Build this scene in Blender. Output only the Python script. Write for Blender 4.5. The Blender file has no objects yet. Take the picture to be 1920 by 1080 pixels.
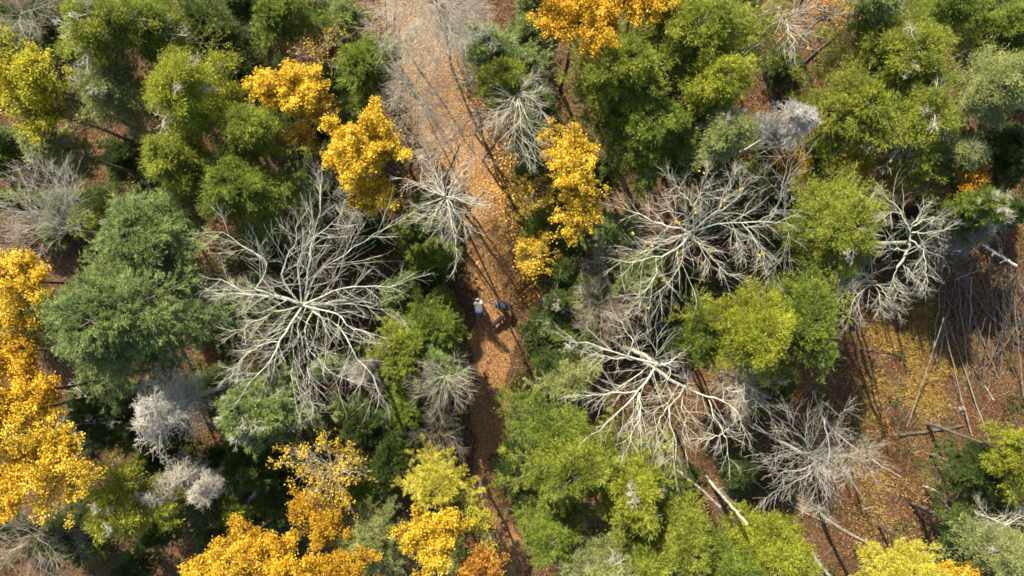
import bpy, math, random
import numpy as np
from mathutils import Vector

# ------------------------------------------------------------------ camera, sky, sun, exposure
sc = bpy.context.scene
C = sc.collection
CAM_H = 42.0                      # drone height in metres
MPP = 0.028                       # metres on the ground per photo pixel (1920 wide)
cam_d = bpy.data.cameras.new('camera'); cam = bpy.data.objects.new('camera', cam_d); C.objects.link(cam)
cam.location = (0, 0, CAM_H); cam.rotation_euler = (0, 0, 0)
cam_d.sensor_width = 36; cam_d.lens = 36 * CAM_H / (1920 * MPP)
cam_d.clip_end = 400
sc.camera = cam

SUN_EL = math.radians(47)
SUN_H = Vector((-0.41, 0.91)).normalized()          # horizontal direction towards the sun
w = bpy.data.worlds.new('World'); sc.world = w; w.use_nodes = True
nt = w.node_tree; nt.nodes.clear()
sky = nt.nodes.new('ShaderNodeTexSky'); sky.sky_type = 'NISHITA'; sky.sun_disc = False
sky.sun_elevation = SUN_EL; sky.sun_rotation = math.atan2(SUN_H.x, SUN_H.y)
sky.ozone_density = .35; sky.dust_density = 2.0
bg = nt.nodes.new('ShaderNodeBackground'); bg.inputs['Strength'].default_value = 0.10
wo = nt.nodes.new('ShaderNodeOutputWorld')
nt.links.new(sky.outputs[0], bg.inputs[0]); nt.links.new(bg.outputs[0], wo.inputs[0])
sd = bpy.data.lights.new('sun', 'SUN'); sd.energy = 5.0; sd.angle = math.radians(0.5); sd.color = (1, .87, .67)
so = bpy.data.objects.new('sun', sd); C.objects.link(so)
to_sun = Vector((SUN_H.x * math.cos(SUN_EL), SUN_H.y * math.cos(SUN_EL), math.sin(SUN_EL)))
so.rotation_euler = to_sun.to_track_quat('Z', 'Y').to_euler()
so.location = (-20, 30, 60)
sc.view_settings.view_transform = 'Standard'; sc.view_settings.look = 'None'
sc.view_settings.exposure = 1.25; sc.view_settings.gamma = 1
sc.cycles.filter_width = 1.7
sc.cycles.max_bounces = 6; sc.cycles.diffuse_bounces = 3; sc.cycles.transmission_bounces = 3
sc.cycles.transparent_max_bounces = 4

# ------------------------------------------------------------------ small tools
def at(px, py, z=0.0):
    k = MPP * (CAM_H - z) / CAM_H
    return np.array([(px - 960) * k, (540 - py) * k, z])

def ground_z(x, y):
    return (0.10 * np.sin(x * 0.41 + 1.3) * np.cos(y * 0.37) + 0.06 * np.sin(x * 0.93 + y * 0.71)
            + 0.03 * np.sin(x * 2.3 - y * 1.9) + 0.02 * np.cos(x * 3.9 + y * 4.7))

def norm(v):
    return v / np.maximum(np.linalg.norm(v, axis=-1, keepdims=True), 1e-9)

def tag(o, label=None, cat=None, group=None, kind=None):
    if label: o['label'] = label
    if cat: o['category'] = cat
    if group: o['group'] = group
    if kind: o['kind'] = kind
    return o

def thing(name, label, cat, loc, group=None):
    o = bpy.data.objects.new(name, None); C.objects.link(o)
    o.location = loc; o.empty_display_size = .3
    return tag(o, label, cat, group)

def mesh_np(name, V, F, mat, parent=None, smooth=False, loc=None):
    """V (n,3) float, F (m,k) int -> one mesh object"""
    me = bpy.data.meshes.new(name)
    n, k = F.shape
    me.vertices.add(len(V)); me.vertices.foreach_set('co', np.ascontiguousarray(V, np.float32).ravel())
    me.loops.add(n * k); me.loops.foreach_set('vertex_index', np.ascontiguousarray(F, np.int32).ravel())
    me.polygons.add(n); me.polygons.foreach_set('loop_start', np.arange(0, n * k, k, dtype=np.int32))
    if smooth: me.polygons.foreach_set('use_smooth', np.ones(n, bool))
    me.update(calc_edges=True)
    me.materials.append(mat)
    o = bpy.data.objects.new(name, me); C.objects.link(o)
    if parent: o.parent = parent
    if loc is not None: o.location = loc
    return o

class Tubes:
    def __init__(s): s.V = []; s.F = []; s.n = 0
    def add(s, P, R, sides=4):
        """P (B,N,3) polylines, R (B,N) radii"""
        P = np.asarray(P, float); R = np.asarray(R, float)
        if P.ndim == 2: P = P[None]; R = R[None]
        B, N, _ = P.shape
        T = np.gradient(P, axis=1); T = norm(T)
        ref = np.where(np.abs(T[:, :1, 2:3]) > .85, np.array([1., 0, 0]), np.array([0, 0, 1.]))
        U = norm(np.cross(T, np.broadcast_to(ref, T.shape))); W = np.cross(T, U)
        a = np.arange(sides) * 2 * math.pi / sides
        ring = (U[:, :, None] * np.cos(a)[None, None, :, None] + W[:, :, None] * np.sin(a)[None, None, :, None])
        V = P[:, :, None] + ring * R[:, :, None, None]
        V = V.reshape(-1, 3)
        b = np.arange(B)[:, None, None] * N * sides; i = np.arange(N - 1)[None, :, None] * sides
        j = np.arange(sides)[None, None, :]; j2 = (j + 1) % sides
        F = np.stack([b + i + j, b + i + j2, b + i + sides + j2, b + i + sides + j], -1).reshape(-1, 4)
        s.V.append(V); s.F.append(F + s.n); s.n += len(V)
    def build(s, name, mat, parent=None):
        return mesh_np(name, np.concatenate(s.V), np.concatenate(s.F), mat, parent, smooth=True)

def resample(pts, n):
    pts = np.asarray(pts, float)
    d = np.concatenate([[0], np.cumsum(np.linalg.norm(np.diff(pts, axis=0), axis=1))])
    t = np.linspace(0, d[-1], n)
    return np.stack([np.interp(t, d, pts[:, i]) for i in range(3)], -1)

def spawn(P, R, k, ratio, ang, rng, N=5, up=0.1, wig=0.25, t0=0.2, rr=0.5, flat=0.0, tip=True, lmin=.1):
    """k child branches for every parent polyline; returns children polylines and radii"""
    B, M, _ = P.shape
    L = np.linalg.norm(np.diff(P, axis=1), axis=2).sum(1)
    t = t0 + (1 - t0) * (np.arange(k)[None] + rng.random((B, k))) / k
    if tip: t[:, -1] = 1
    f = t * (M - 1); i = np.minimum(f.astype(int), M - 2); u = (f - i)[..., None]
    bi = np.arange(B)[:, None]
    A = P[bi, i]; Bp = P[bi, i + 1]
    pos = A + (Bp - A) * u; tan = norm(Bp - A)
    rad = R[bi, i] + (R[bi, i + 1] - R[bi, i]) * u[..., 0]
    rv = rng.normal(size=tan.shape); rv[..., 2] *= (1 - flat)
    per = norm(rv - (rv * tan).sum(-1, keepdims=True) * tan)
    a = ang * (0.6 + 0.8 * rng.random((B, k, 1)))
    if tip: a[:, -1] *= .35
    d = norm(tan * np.cos(a) + per * np.sin(a) + np.array([0, 0, up]))
    ln = np.maximum(L[:, None] * ratio * (1.15 - .6 * t) * (0.6 + .8 * rng.random((B, k))), lmin)
    if tip: ln[:, -1] *= .7
    pos = pos.reshape(-1, 3); d = d.reshape(-1, 3); ln = ln.reshape(-1); rad = rad.reshape(-1)
    out = [pos]; step = ln[:, None] / (N - 1)
    for s in range(N - 1):
        d = norm(d + rng.normal(size=d.shape) * wig + np.array([0, 0, up * .4]))
        out.append(out[-1] + d * step)
    Q = np.stack(out, 1)
    r0 = np.maximum(rad * rr, .004)
    Rq = r0[:, None] * np.linspace(1, .35, N)[None]
    return Q, Rq

def blades(base, d, ln, wd, rng, upn=0.6):
    """small diamond leaves; base,d (M,3)"""
    M = len(base)
    nrm = rng.normal(size=(M, 3)) * (1 - upn); nrm[:, 2] += upn
    side = norm(np.cross(d, nrm))
    ln = (ln * (.7 + .6 * rng.random((M, 1)))); wd = (wd * (.7 + .6 * rng.random((M, 1))))
    mid = base + d * ln * .5
    V = np.stack([base, mid - side * wd / 2, base + d * ln, mid + side * wd / 2], 1).reshape(-1, 3)
    F = np.arange(M * 4).reshape(-1, 4)
    return V, F

# ------------------------------------------------------------------ materials
def mat_new(name):
    m = bpy.data.materials.new(name); m.use_nodes = True; m.node_tree.nodes.clear(); return m, m.node_tree
def N_(nt, t, **kw):
    n = nt.nodes.new(t)
    for k, v in kw.items(): setattr(n, k, v)
    return n
def ramp(nt, fac, stops, interp='LINEAR'):
    r = N_(nt, 'ShaderNodeValToRGB'); e = r.color_ramp.elements; r.color_ramp.interpolation = interp
    while len(e) < len(stops): e.new(.5)
    for el, (p, c) in zip(e, stops): el.position = p; el.color = (*c, 1)
    nt.links.new(fac, r.inputs[0]); return r.outputs[0]
def mixc(nt, fac, a, b, mode='MIX'):
    m = N_(nt, 'ShaderNodeMix', data_type='RGBA', blend_type=mode)
    for s, v in ((m.inputs[0], fac), (m.inputs[6], a), (m.inputs[7], b)):
        if isinstance(v, (int, float)): s.default_value = v
        elif isinstance(v, tuple): s.default_value = (*v, 1)
        else: nt.links.new(v, s)
    return m.outputs[2]
def noise(nt, scale, detail=4, rough=.6, vec=None):
    n = N_(nt, 'ShaderNodeTexNoise'); n.inputs['Scale'].default_value = scale
    n.inputs['Detail'].default_value = detail; n.inputs['Roughness'].default_value = rough
    if vec is not None: nt.links.new(vec, n.inputs['Vector'])
    return n.outputs[0]
def geo_pos(nt): return N_(nt, 'ShaderNodeNewGeometry').outputs['Position']

def leaf_mat(name, cols, trans=.35, rough=.6, nscale=.9):
    """leaf to leaf colour from a ramp of real leaf colours, plus slow drift through the crown"""
    m, nt = mat_new(name)
    g = N_(nt, 'ShaderNodeNewGeometry'); rnd = g.outputs['Random Per Island']
    ns = noise(nt, nscale, 3, .6, g.outputs['Position'])
    mth = N_(nt, 'ShaderNodeMath', operation='MULTIPLY_ADD'); nt.links.new(ns, mth.inputs[0])
    mth.inputs[1].default_value = 1.5; mth.inputs[2].default_value = -.5
    av = N_(nt, 'ShaderNodeMath', operation='MULTIPLY_ADD'); nt.links.new(rnd, av.inputs[0]); av.inputs[1].default_value = .55
    nt.links.new(mth.outputs[0], av.inputs[2])
    col = ramp(nt, av.outputs[0], [(.05 + .9 * i / (len(cols) - 1), c) for i, c in enumerate(cols)])
    hs = N_(nt, 'ShaderNodeHueSaturation'); nt.links.new(col, hs.inputs['Color'])
    mr = N_(nt, 'ShaderNodeMapRange'); nt.links.new(rnd, mr.inputs[0]); mr.inputs[3].default_value = .75; mr.inputs[4].default_value = 1.25
    nt.links.new(mr.outputs[0], hs.inputs['Value'])
    p = N_(nt, 'ShaderNodeBsdfPrincipled'); nt.links.new(hs.outputs[0], p.inputs['Base Color'])
    p.inputs['Roughness'].default_value = rough; p.inputs['Specular IOR Level'].default_value = .3
    t = N_(nt, 'ShaderNodeBsdfTranslucent'); nt.links.new(hs.outputs[0], t.inputs['Color'])
    mx = N_(nt, 'ShaderNodeMixShader'); mx.inputs[0].default_value = trans
    nt.links.new(p.outputs[0], mx.inputs[1]); nt.links.new(t.outputs[0], mx.inputs[2])
    o = N_(nt, 'ShaderNodeOutputMaterial'); nt.links.new(mx.outputs[0], o.inputs[0])
    return m

def bark_mat(name, a, b, scale=6, rough=.85):
    m, nt = mat_new(name)
    c = ramp(nt, noise(nt, scale, 5, .65, geo_pos(nt)), [(.35, a), (.65, b)])
    p = N_(nt, 'ShaderNodeBsdfPrincipled'); nt.links.new(c, p.inputs['Base Color']); p.inputs['Roughness'].default_value = rough
    bp = N_(nt, 'ShaderNodeBump'); bp.inputs['Strength'].default_value = .5; bp.inputs['Distance'].default_value = .02
    nt.links.new(noise(nt, scale * 5, 3, .6, geo_pos(nt)), bp.inputs['Height']); nt.links.new(bp.outputs[0], p.inputs['Normal'])
    o = N_(nt, 'ShaderNodeOutputMaterial'); nt.links.new(p.outputs[0], o.inputs[0]); return m

def plain(name, col, rough=.8, var=.25, scale=20):
    return bark_mat(name, tuple(c * (1 - var) for c in col), tuple(min(1, c * (1 + var)) for c in col), scale, rough)

LM = {
 'sage':   leaf_mat('sage_needles',   [(.085,.125,.042), (.19,.265,.085), (.34,.43,.145)], .45),
 'olive':  leaf_mat('olive_needles',  [(0.081,0.107,0.018), (0.206,0.250,0.033), (0.397,0.440,0.058)], .45),
 'lime':   leaf_mat('lime_needles',   [(0.104,0.130,0.015), (0.263,0.299,0.029), (0.493,0.520,0.055)], .45),
 'green':  leaf_mat('green_needles',  [(0.063,0.099,0.019), (0.151,0.214,0.031), (0.288,0.360,0.052)], .45),
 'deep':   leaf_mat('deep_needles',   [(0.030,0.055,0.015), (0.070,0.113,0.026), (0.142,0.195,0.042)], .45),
 'pale':   leaf_mat('pale_needles',   [(0.128,0.164,0.061), (0.263,0.305,0.107), (0.451,0.480,0.182)], .45),
 'yolk':   leaf_mat('yellow_leaves',  [(.17,.125,.016), (.48,.31,.015), (.68,.475,.025), (.78,.62,.08)], .4),
 'gold':   leaf_mat('golden_leaves',  [(.17,.10,.014), (.46,.265,.012), (.65,.41,.018), (.74,.55,.05)], .4),
 'amber':  leaf_mat('amber_leaves',   [(.24,.11,.009), (.42,.25,.012), (.56,.37,.016)], .4),
 'rust':   leaf_mat('orange_leaves',  [(.22,.08,.014), (.40,.19,.02), (.56,.33,.045)], .4),
 'ygreen': leaf_mat('yellowgreen_leaves', [(.13,.15,.012), (.32,.32,.014), (.52,.45,.02)], .4),
 'larch':  leaf_mat('larch_needles',  [(.26,.25,.025), (.46,.43,.05), (.60,.55,.10)], .35),
}
BK = {
 'grey':   bark_mat('grey_bark', (.06,.05,.042), (.17,.15,.13)),
 'brown':  bark_mat('brown_bark', (.05,.034,.024), (.12,.09,.07)),
 'lichen': bark_mat('lichen_bark', (.26,.27,.20), (.50,.52,.41), 3),
 'white':  bark_mat('pale_bark', (.26,.255,.20), (.62,.63,.50), 5),
 'ash':    bark_mat('ash_bark', (.15,.145,.125), (.33,.32,.285), 3),
 'tan':    bark_mat('tan_bark', (.15,.125,.095), (.33,.29,.22), 3),
 'twig':   bark_mat('fine_twig', (.22,.205,.17), (.52,.50,.43), 2),
 'dead':   bark_mat('dead_twig', (.34,.325,.28), (.58,.56,.49), 3),
 'deadp':  bark_mat('bleached_twig', (.38,.37,.34), (.60,.59,.56), 3),
}

# ------------------------------------------------------------------ ground
def ground_material():
    m, nt = mat_new('forest_floor'); pos = geo_pos(nt)
    big = noise(nt, .35, 5, .6, pos); fine = noise(nt, 9, 6, .75, pos); mid = noise(nt, 1.6, 5, .7, pos)
    a = ramp(nt, fine, [(.32, (.016,.008,.004)), (.52, (.062,.026,.010)), (.74, (.21,.095,.030))])
    b = ramp(nt, fine, [(.32, (.020,.013,.008)), (.52, (.080,.045,.018)), (.74, (.24,.15,.06))])
    g = ramp(nt, fine, [(.30, (.018,.022,.006)), (.55, (.06,.075,.014)), (.75, (.13,.13,.03))])
    c = mixc(nt, ramp(nt, big, [(.42, (0,0,0)), (.58, (1,1,1))]), a, b)
    c = mixc(nt, ramp(nt, mid, [(.57, (0,0,0)), (.66, (.8,.8,.8))]), c, g)
    p = N_(nt, 'ShaderNodeBsdfPrincipled'); nt.links.new(c, p.inputs['Base Color']); p.inputs['Roughness'].default_value = .9
    bp = N_(nt, 'ShaderNodeBump'); bp.inputs['Strength'].default_value = .9; bp.inputs['Distance'].default_value = .06
    nt.links.new(noise(nt, 14, 5, .7, pos), bp.inputs['Height']); nt.links.new(bp.outputs[0], p.inputs['Normal'])
    o = N_(nt, 'ShaderNodeOutputMaterial'); nt.links.new(p.outputs[0], o.inputs[0]); return m
def trail_material():
    m, nt = mat_new('trail_floor'); pos = geo_pos(nt)
    fine = noise(nt, 11, 6, .75, pos); mid = noise(nt, 1.2, 4, .6, pos)
    a = ramp(nt, fine, [(.30, (.05,.026,.012)), (.5, (.17,.09,.038)), (.72, (.38,.24,.12))])
    b = ramp(nt, fine, [(.30, (.05,.027,.010)), (.5, (.19,.10,.03)), (.72, (.40,.25,.085))])
    c = mixc(nt, ramp(nt, mid, [(.4, (0,0,0)), (.6, (1,1,1))]), a, b)
    p = N_(nt, 'ShaderNodeBsdfPrincipled'); nt.links.new(c, p.inputs['Base Color']); p.inputs['Roughness'].default_value = .9
    bp = N_(nt, 'ShaderNodeBump'); bp.inputs['Strength'].default_value = .8; bp.inputs['Distance'].default_value = .04
    nt.links.new(noise(nt, 16, 5, .7, pos), bp.inputs['Height']); nt.links.new(bp.outputs[0], p.inputs['Normal'])
    o = N_(nt, 'ShaderNodeOutputMaterial'); nt.links.new(p.outputs[0], o.inputs[0]); return m

xs = np.concatenate([np.linspace(-400, -36, 12)[:-1], np.arange(-36, 36.1, .25), np.linspace(36, 400, 12)[1:]])
ys = np.concatenate([np.linspace(-400, -24, 12)[:-1], np.arange(-24, 24.1, .25), np.linspace(24, 400, 12)[1:]])
X, Y = np.meshgrid(xs, ys); nx = len(xs); ny = len(ys)
V = np.stack([X.ravel(), Y.ravel(), ground_z(X, Y).ravel()], -1)
ii, jj = np.meshgrid(np.arange(ny - 1), np.arange(nx - 1), indexing='ij'); q = (ii * nx + jj).ravel()
tag(mesh_np('ground', V, np.stack([q, q + 1, q + nx + 1, q + nx], -1), ground_material(), smooth=True), kind='structure')

# old forest track: centre line and half widths in photo pixels
TR = [(700, -160, 95), (760, -20, 75), (800, 90, 75), (845, 230, 70), (888, 340, 62), (917, 460, 54), (928, 560, 50), (922, 680, 48), (920, 800, 46), (925, 920, 46), (942, 1040, 48), (965, 1200, 50)]
TRW = [(at(a, b), c * MPP) for a, b, c in TR]
ty = np.array([p[1] for p, _ in TRW])[::-1]; tx = np.array([p[0] for p, _ in TRW])[::-1]; tw = np.array([c for _, c in TRW])[::-1]
def trail_x(y): return np.interp(y, ty, tx)
def trail_w(y): return np.interp(y, ty, tw)
yy = np.arange(ty[0], ty[-1], .2); u = np.linspace(-1, 1, 17)
cx = trail_x(yy); hw = trail_w(yy) * .82 + .22 * np.sin(yy * 1.7) + .12 * np.sin(yy * 4.1)
Xp = cx[:, None] + u[None] * hw[:, None]; Yp = np.repeat(yy[:, None], 17, 1)
Zp = ground_z(Xp, Yp) + .012 - .05 * (np.abs(u)[None] > .99)
V = np.stack([Xp.ravel(), Yp.ravel(), Zp.ravel()], -1)
ii, jj = np.meshgrid(np.arange(len(yy) - 1), np.arange(16), indexing='ij'); q = (ii * 17 + jj).ravel()
tag(mesh_np('path', V, np.stack([q, q + 1, q + 18, q + 17], -1), trail_material(), smooth=True), kind='structure')

def litter(name, n, area, size, cols, seed, label, zoff=.03, where=None):
    rng = np.random.default_rng(seed)
    x = rng.uniform(area[0], area[1], n); y = rng.uniform(area[2], area[3], n)
    if where is not None:
        k = where(x, y, rng); x = x[k]; y = y[k]
    n = len(x); a = rng.uniform(0, 2 * math.pi, n)
    d = np.stack([np.cos(a), np.sin(a), rng.normal(size=n) * .35], -1); d = norm(d)
    b = np.stack([x, y, ground_z(x, y) + rng.uniform(.012, zoff, n)], -1)
    V, F = blades(b, d, size, size * .75, rng, .72)
    V[:, 2] = np.maximum(V[:, 2], ground_z(V[:, 0], V[:, 1]) + .014)
    return tag(mesh_np(name, V, F, leaf_mat(name + '_colours', cols, .15, .7, .5)), label, None, None, 'stuff')

gx0, gy0 = at(-60, 1130)[:2]; gx1, gy1 = at(1980, -50)[:2]
def off_trail(x, y, r): return np.abs(x - trail_x(y)) > trail_w(y) * r.uniform(.35, 1.1, len(x)) * (1 + .25 * np.sin(y * 1.3 + x))
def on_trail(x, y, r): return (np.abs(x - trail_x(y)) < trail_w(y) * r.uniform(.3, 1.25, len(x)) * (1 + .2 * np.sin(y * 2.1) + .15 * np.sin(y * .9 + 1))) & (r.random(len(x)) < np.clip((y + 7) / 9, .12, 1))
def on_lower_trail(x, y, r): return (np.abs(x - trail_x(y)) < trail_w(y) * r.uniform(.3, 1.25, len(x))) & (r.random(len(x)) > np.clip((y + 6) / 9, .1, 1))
litter('leaf_litter', 120000, (gx0, gx1, gy0, gy1), .085,
       [(.024,.010,.004), (.060,.021,.007), (.13,.046,.011), (.24,.095,.020), (.38,.185,.045)], 1, 'brown and rust fallen leaves covering the forest floor', .10, off_trail)
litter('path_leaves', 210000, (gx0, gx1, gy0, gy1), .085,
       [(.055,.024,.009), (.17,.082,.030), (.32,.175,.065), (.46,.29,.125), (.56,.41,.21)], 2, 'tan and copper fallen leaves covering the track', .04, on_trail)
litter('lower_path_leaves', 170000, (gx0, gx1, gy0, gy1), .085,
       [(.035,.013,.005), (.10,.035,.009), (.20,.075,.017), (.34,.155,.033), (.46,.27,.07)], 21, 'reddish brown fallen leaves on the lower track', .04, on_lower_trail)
yl = [(at(a, b)[:2], r * MPP) for a, b, r in ((1020, 400, 75), (985, 440, 60), (960, 330, 60), (700, 420, 70), (1480, 300, 50), (1010, 520, 50), (620, 950, 60))]
def near_yellow(x, y, r):
    k = np.zeros(len(x), bool)
    for (p, rad) in yl: k |= np.hypot(x - p[0], y - p[1]) < rad * (.3 + r.random(len(x)))
    return k
litter('yellow_fallen_leaves', 45000, (-12, 17, -14, 9), .11,
       [(.40,.17,.01), (.62,.36,.02), (.75,.52,.05)], 3, 'yellow fallen leaves under the yellow trees by the track', .06, near_yellow)

# straw coloured grass of the clearing
def grass(name, n, spots, cols, seed, label, ln=.28):
    rng = np.random.default_rng(seed); B = []
    for (px, py, rx, ry, share) in spots:
        m = int(n * share); p = at(px, py)
        t = rng.normal(size=(m, 2)) * .5
        B.append(np.stack([p[0] + t[:, 0] * rx * MPP, p[1] + t[:, 1] * ry * MPP], -1))
    B = np.concatenate(B); m = len(B)
    keep = (np.sin(B[:, 0] * 2.1) + np.cos(B[:, 1] * 2.6 + B[:, 0]) + rng.normal(size=m) * .6) > -.3; B = B[keep]; m = len(B)
    b = np.stack([B[:, 0], B[:, 1], ground_z(B[:, 0], B[:, 1])], -1)
    d = norm(rng.normal(size=(m, 3)) * np.array([.8, .8, .3]) + np.array([0, -.15, .65]))
    V, F = blades(b, d, ln, .028, rng, .3)
    return tag(mesh_np(name, V, F, leaf_mat(name + '_colours', cols, .3, .7, .7)), label, None, None, 'stuff')
grass('grass', 38000, [(1690, 610, 55, 60, .42), (1735, 710, 55, 70, .33), (1610, 760, 90, 80, .13), (1650, 930, 110, 100, .12)],
      [(.14,.085,.02), (.30,.19,.05), (.50,.35,.12), (.25,.23,.05)], 5, 'straw coloured dry grass in the sunny clearing')
grass('moss_and_ferns', 26000, [(980, 780, 35, 90, .2), (1560, 800, 80, 80, .2), (1440, 900, 60, 80, .15), (1500, 310, 70, 50, .1), (1740, 680, 80, 90, .15), (330, 860, 90, 70, .2)],
      [(.05,.06,.01), (.11,.13,.02), (.2,.2,.035)], 6, 'low green moss and ferns on the forest floor', .2)

def fallen_twigs():
    rng = np.random.default_rng(77); n = 5200
    x = rng.uniform(gx0, gx1, n); y = rng.uniform(gy0, gy1, n); k = off_trail(x, y, rng) | (rng.random(n) < .25); x = x[k]; y = y[k]; n = len(x)
    a = rng.normal(-.3, .9, n); L = rng.uniform(.25, 1.3, n) ; tt = np.linspace(0, 1, 4)[None]
    px = x[:, None] + np.sin(a)[:, None] * L[:, None] * tt + rng.normal(size=(n, 4)) * .03; py = y[:, None] + np.cos(a)[:, None] * L[:, None] * tt + rng.normal(size=(n, 4)) * .03
    P = np.stack([px, py, ground_z(px, py) + .05 + rng.random((n, 1)) * .12 * tt], -1)
    T = Tubes(); T.add(P, rng.uniform(.006, .016, (n, 1)) * np.linspace(1, .5, 4)[None], 4)
    T.build('twig_litter', BK['tan'])
    tag(bpy.data.objects['twig_litter'], 'grey and tan dead twigs scattered over the forest floor', kind='stuff')
fallen_twigs()
def undergrowth():
    rng = np.random.default_rng(78); n = 2600
    x = rng.uniform(gx0, gx1, n); y = rng.uniform(gy0, gy1, n)
    clear = np.hypot((x - at(1680, 800)[0]) / 5.5, (y - at(1680, 800)[1]) / 6.5) < 1
    k = (np.abs(x - trail_x(y)) > trail_w(y) * 1.15) & (~clear | (rng.random(n) < .25)) & (np.sin(x * .9 + 2) + np.sin(y * 1.1 - x * .4) + rng.normal(size=n) * .7 > -.2)
    x = x[k]; y = y[k]; n = len(x); m = 60
    r = rng.uniform(.2, .5, (n, 1)); H = rng.uniform(.2, .9, (n, 1))
    a = rng.uniform(0, 6.28, (n, m)); rr = np.sqrt(rng.random((n, m))) * r
    bx = x[:, None] + np.cos(a) * rr; by = y[:, None] + np.sin(a) * rr; bz = ground_z(bx, by) + H * rng.random((n, m)) * (1 - (rr / r) ** 2 * .7)
    b = np.stack([bx, by, bz], -1).reshape(-1, 3)
    d = norm(np.stack([np.cos(a), np.sin(a), .4 + rng.random((n, m)) * .5], -1).reshape(-1, 3) + rng.normal(size=(n * m, 3)) * .4)
    V, F = blades(b, d, .17, .05, rng, .5)
    tag(mesh_np('undergrowth', V, F, leaf_mat('undergrowth_leaves', [(.022,.036,.010), (.05,.07,.016), (.09,.11,.025), (.15,.13,.035)], .3, .7, .6)),
        'low green ferns and seedlings growing through the leaf litter', kind='stuff')
undergrowth()

# ------------------------------------------------------------------ trees
PLACED = []
def crown_geo(cx, cy, rx, ry, h, zc):
    p = at(cx, cy, zc); k = MPP * (CAM_H - zc) / CAM_H
    PLACED.append((cx, cy, max(rx, ry), h))
    g = float(ground_z(p[0], p[1]))
    return p, rx * k, ry * k, g

def conifer(name, cx, cy, rx, ry, h, col, label, seed, cat='evergreen tree', tuft=0.0, dens=1.0, wood='grey', group=None, low=.66, size=1.0, lean=0.0):
    rng = np.random.default_rng(seed)
    zc = h * .80; p, RX, RY, g = crown_geo(cx, cy, rx * 1.22, ry * 1.22, h, zc)
    R = (RX + RY) / 2
    t = thing(name, label, cat, (p[0], p[1], g - .02), group)
    zb = min(h * low, h - R * 1.25)
    zb = max(zb, h * .3)
    # trunk
    n = 9; tz = np.linspace(0, h * .985, n)
    bend = np.cumsum(rng.normal(size=(n, 2)) * .05, 0); bend[0] = 0
    TP = np.stack([bend[:, 0], bend[:, 1], tz], -1)
    tr = .035 + .0075 * h; TRr = tr * np.linspace(1, .12, n)
    T = Tubes(); T.add(TP[None], TRr[None], 7); T.build('trunk', BK[wood], t)
    # branches
    nb = int(30 + 26 * R * dens ** .5)
    f = (np.arange(nb) + rng.random(nb)) / nb
    z = zb + (h * .97 - zb) * f ** .85
    az = np.arange(nb) * 2.39996 + rng.normal(size=nb) * .35
    ph = rng.random(6) * 6.28
    lob = 1 + .20 * np.sin(2 * az + ph[0]) + .17 * np.sin(3 * az + ph[1]) + .10 * np.sin(5 * az + ph[2] + z)
    prof = np.clip(((h * 1.01 - z) / (h - zb)), 0.02, 1) ** .62
    L = np.clip(prof * lob * (.55 + .58 * rng.random(nb) ** 1.3) * np.where(rng.random(nb) < .2, 1.3, 1), .08, 1.4)
    tt = np.linspace(0, 1, 6)[None]
    rise = .10 + .55 * f                     # upper branches climb, lower ones lie flat and droop
    ex = np.cos(az)[:, None] * L[:, None] * tt * RX; ey = np.sin(az)[:, None] * L[:, None] * tt * RY
    ln = L * R
    ez = z[:, None] + ln[:, None] * (rise[:, None] * tt - .38 * tt ** 2)
    bx = np.interp(z, tz, TP[:, 0])[:, None]; by = np.interp(z, tz, TP[:, 1])[:, None]
    P = np.stack([ex + bx, ey + by, ez], -1) + rng.normal(size=(nb, 6, 3)) * .035 * tt[..., None]
    Rb = (.012 + .010 * ln)[:, None] * np.linspace(1, .25, 6)[None]
    W = Tubes(); W.add(P, Rb, 4)
    k2 = int(9 + 4.2 * R)
    if tuft >= .6 or 'grey' in label or 'white tip' in label:
        dm = rng.random(nb) < (.24 if 'grey' in label else .10); dm &= f > .25
        if dm.sum() > 2:
            DP = P[dm] + np.array([0, 0, .12]) * tt[..., None]; DQ, DR = spawn(DP, Rb[dm], 12, .34, .8, rng, N=5, up=.08, wig=.2, t0=.3, rr=.5, flat=.4, lmin=.25)
            DS, DSR = spawn(DQ, np.maximum(DR, .008), 6, .5, .8, rng, N=3, up=.05, wig=.2, rr=.8, lmin=.15)
            DW = Tubes(); DW.add(DP, Rb[dm], 4); DW.add(DQ, np.maximum(DR, .006), 3); DW.add(DS, DSR, 3)
            DW.build('dead_branches', BK['dead'], t)
            P = P[~dm]; Rb = Rb[~dm]
    Q, Rq = spawn(P, Rb, k2, .29, .90, rng, N=4, up=.05, wig=.16, t0=.28, rr=.5, flat=.75, lmin=.24)
    W.add(Q, Rq, 3)
    W.build('branches', BK[wood], t)
    # needles along the side twigs
    M = len(Q); kb = max(6, int(46 * dens))
    s = rng.random((M, kb, 1)) ** .65 * 3; i = np.minimum(s.astype(int), 2)
    A = np.take_along_axis(Q, np.broadcast_to(i, (M, kb, 3)), 1); B = np.take_along_axis(Q, np.broadcast_to(i + 1, (M, kb, 3)), 1)
    pos = (A + (B - A) * (s - i)).reshape(-1, 3)
    tan = norm(B - A).reshape(-1, 3)
    d = norm(tan * (1 - .5 * tuft) + rng.normal(size=tan.shape) * (.40 + .45 * tuft) + np.array([0, 0, .18 + .4 * tuft]))
    if tuft:
        # pine: needles gathered in plumes at the twig ends
        ends = np.repeat(Q[:, -1], kb, 0); mk = rng.random(len(pos)) < .6 * tuft
        pos = np.where(mk[:, None], ends + rng.normal(size=pos.shape) * .07 * (1 + tuft), pos)
    V, F = blades(pos, d, .155 * size, .0225 * size, rng, .6)
    mesh_np('crown', V, F, LM[col], t)
    return t

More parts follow.
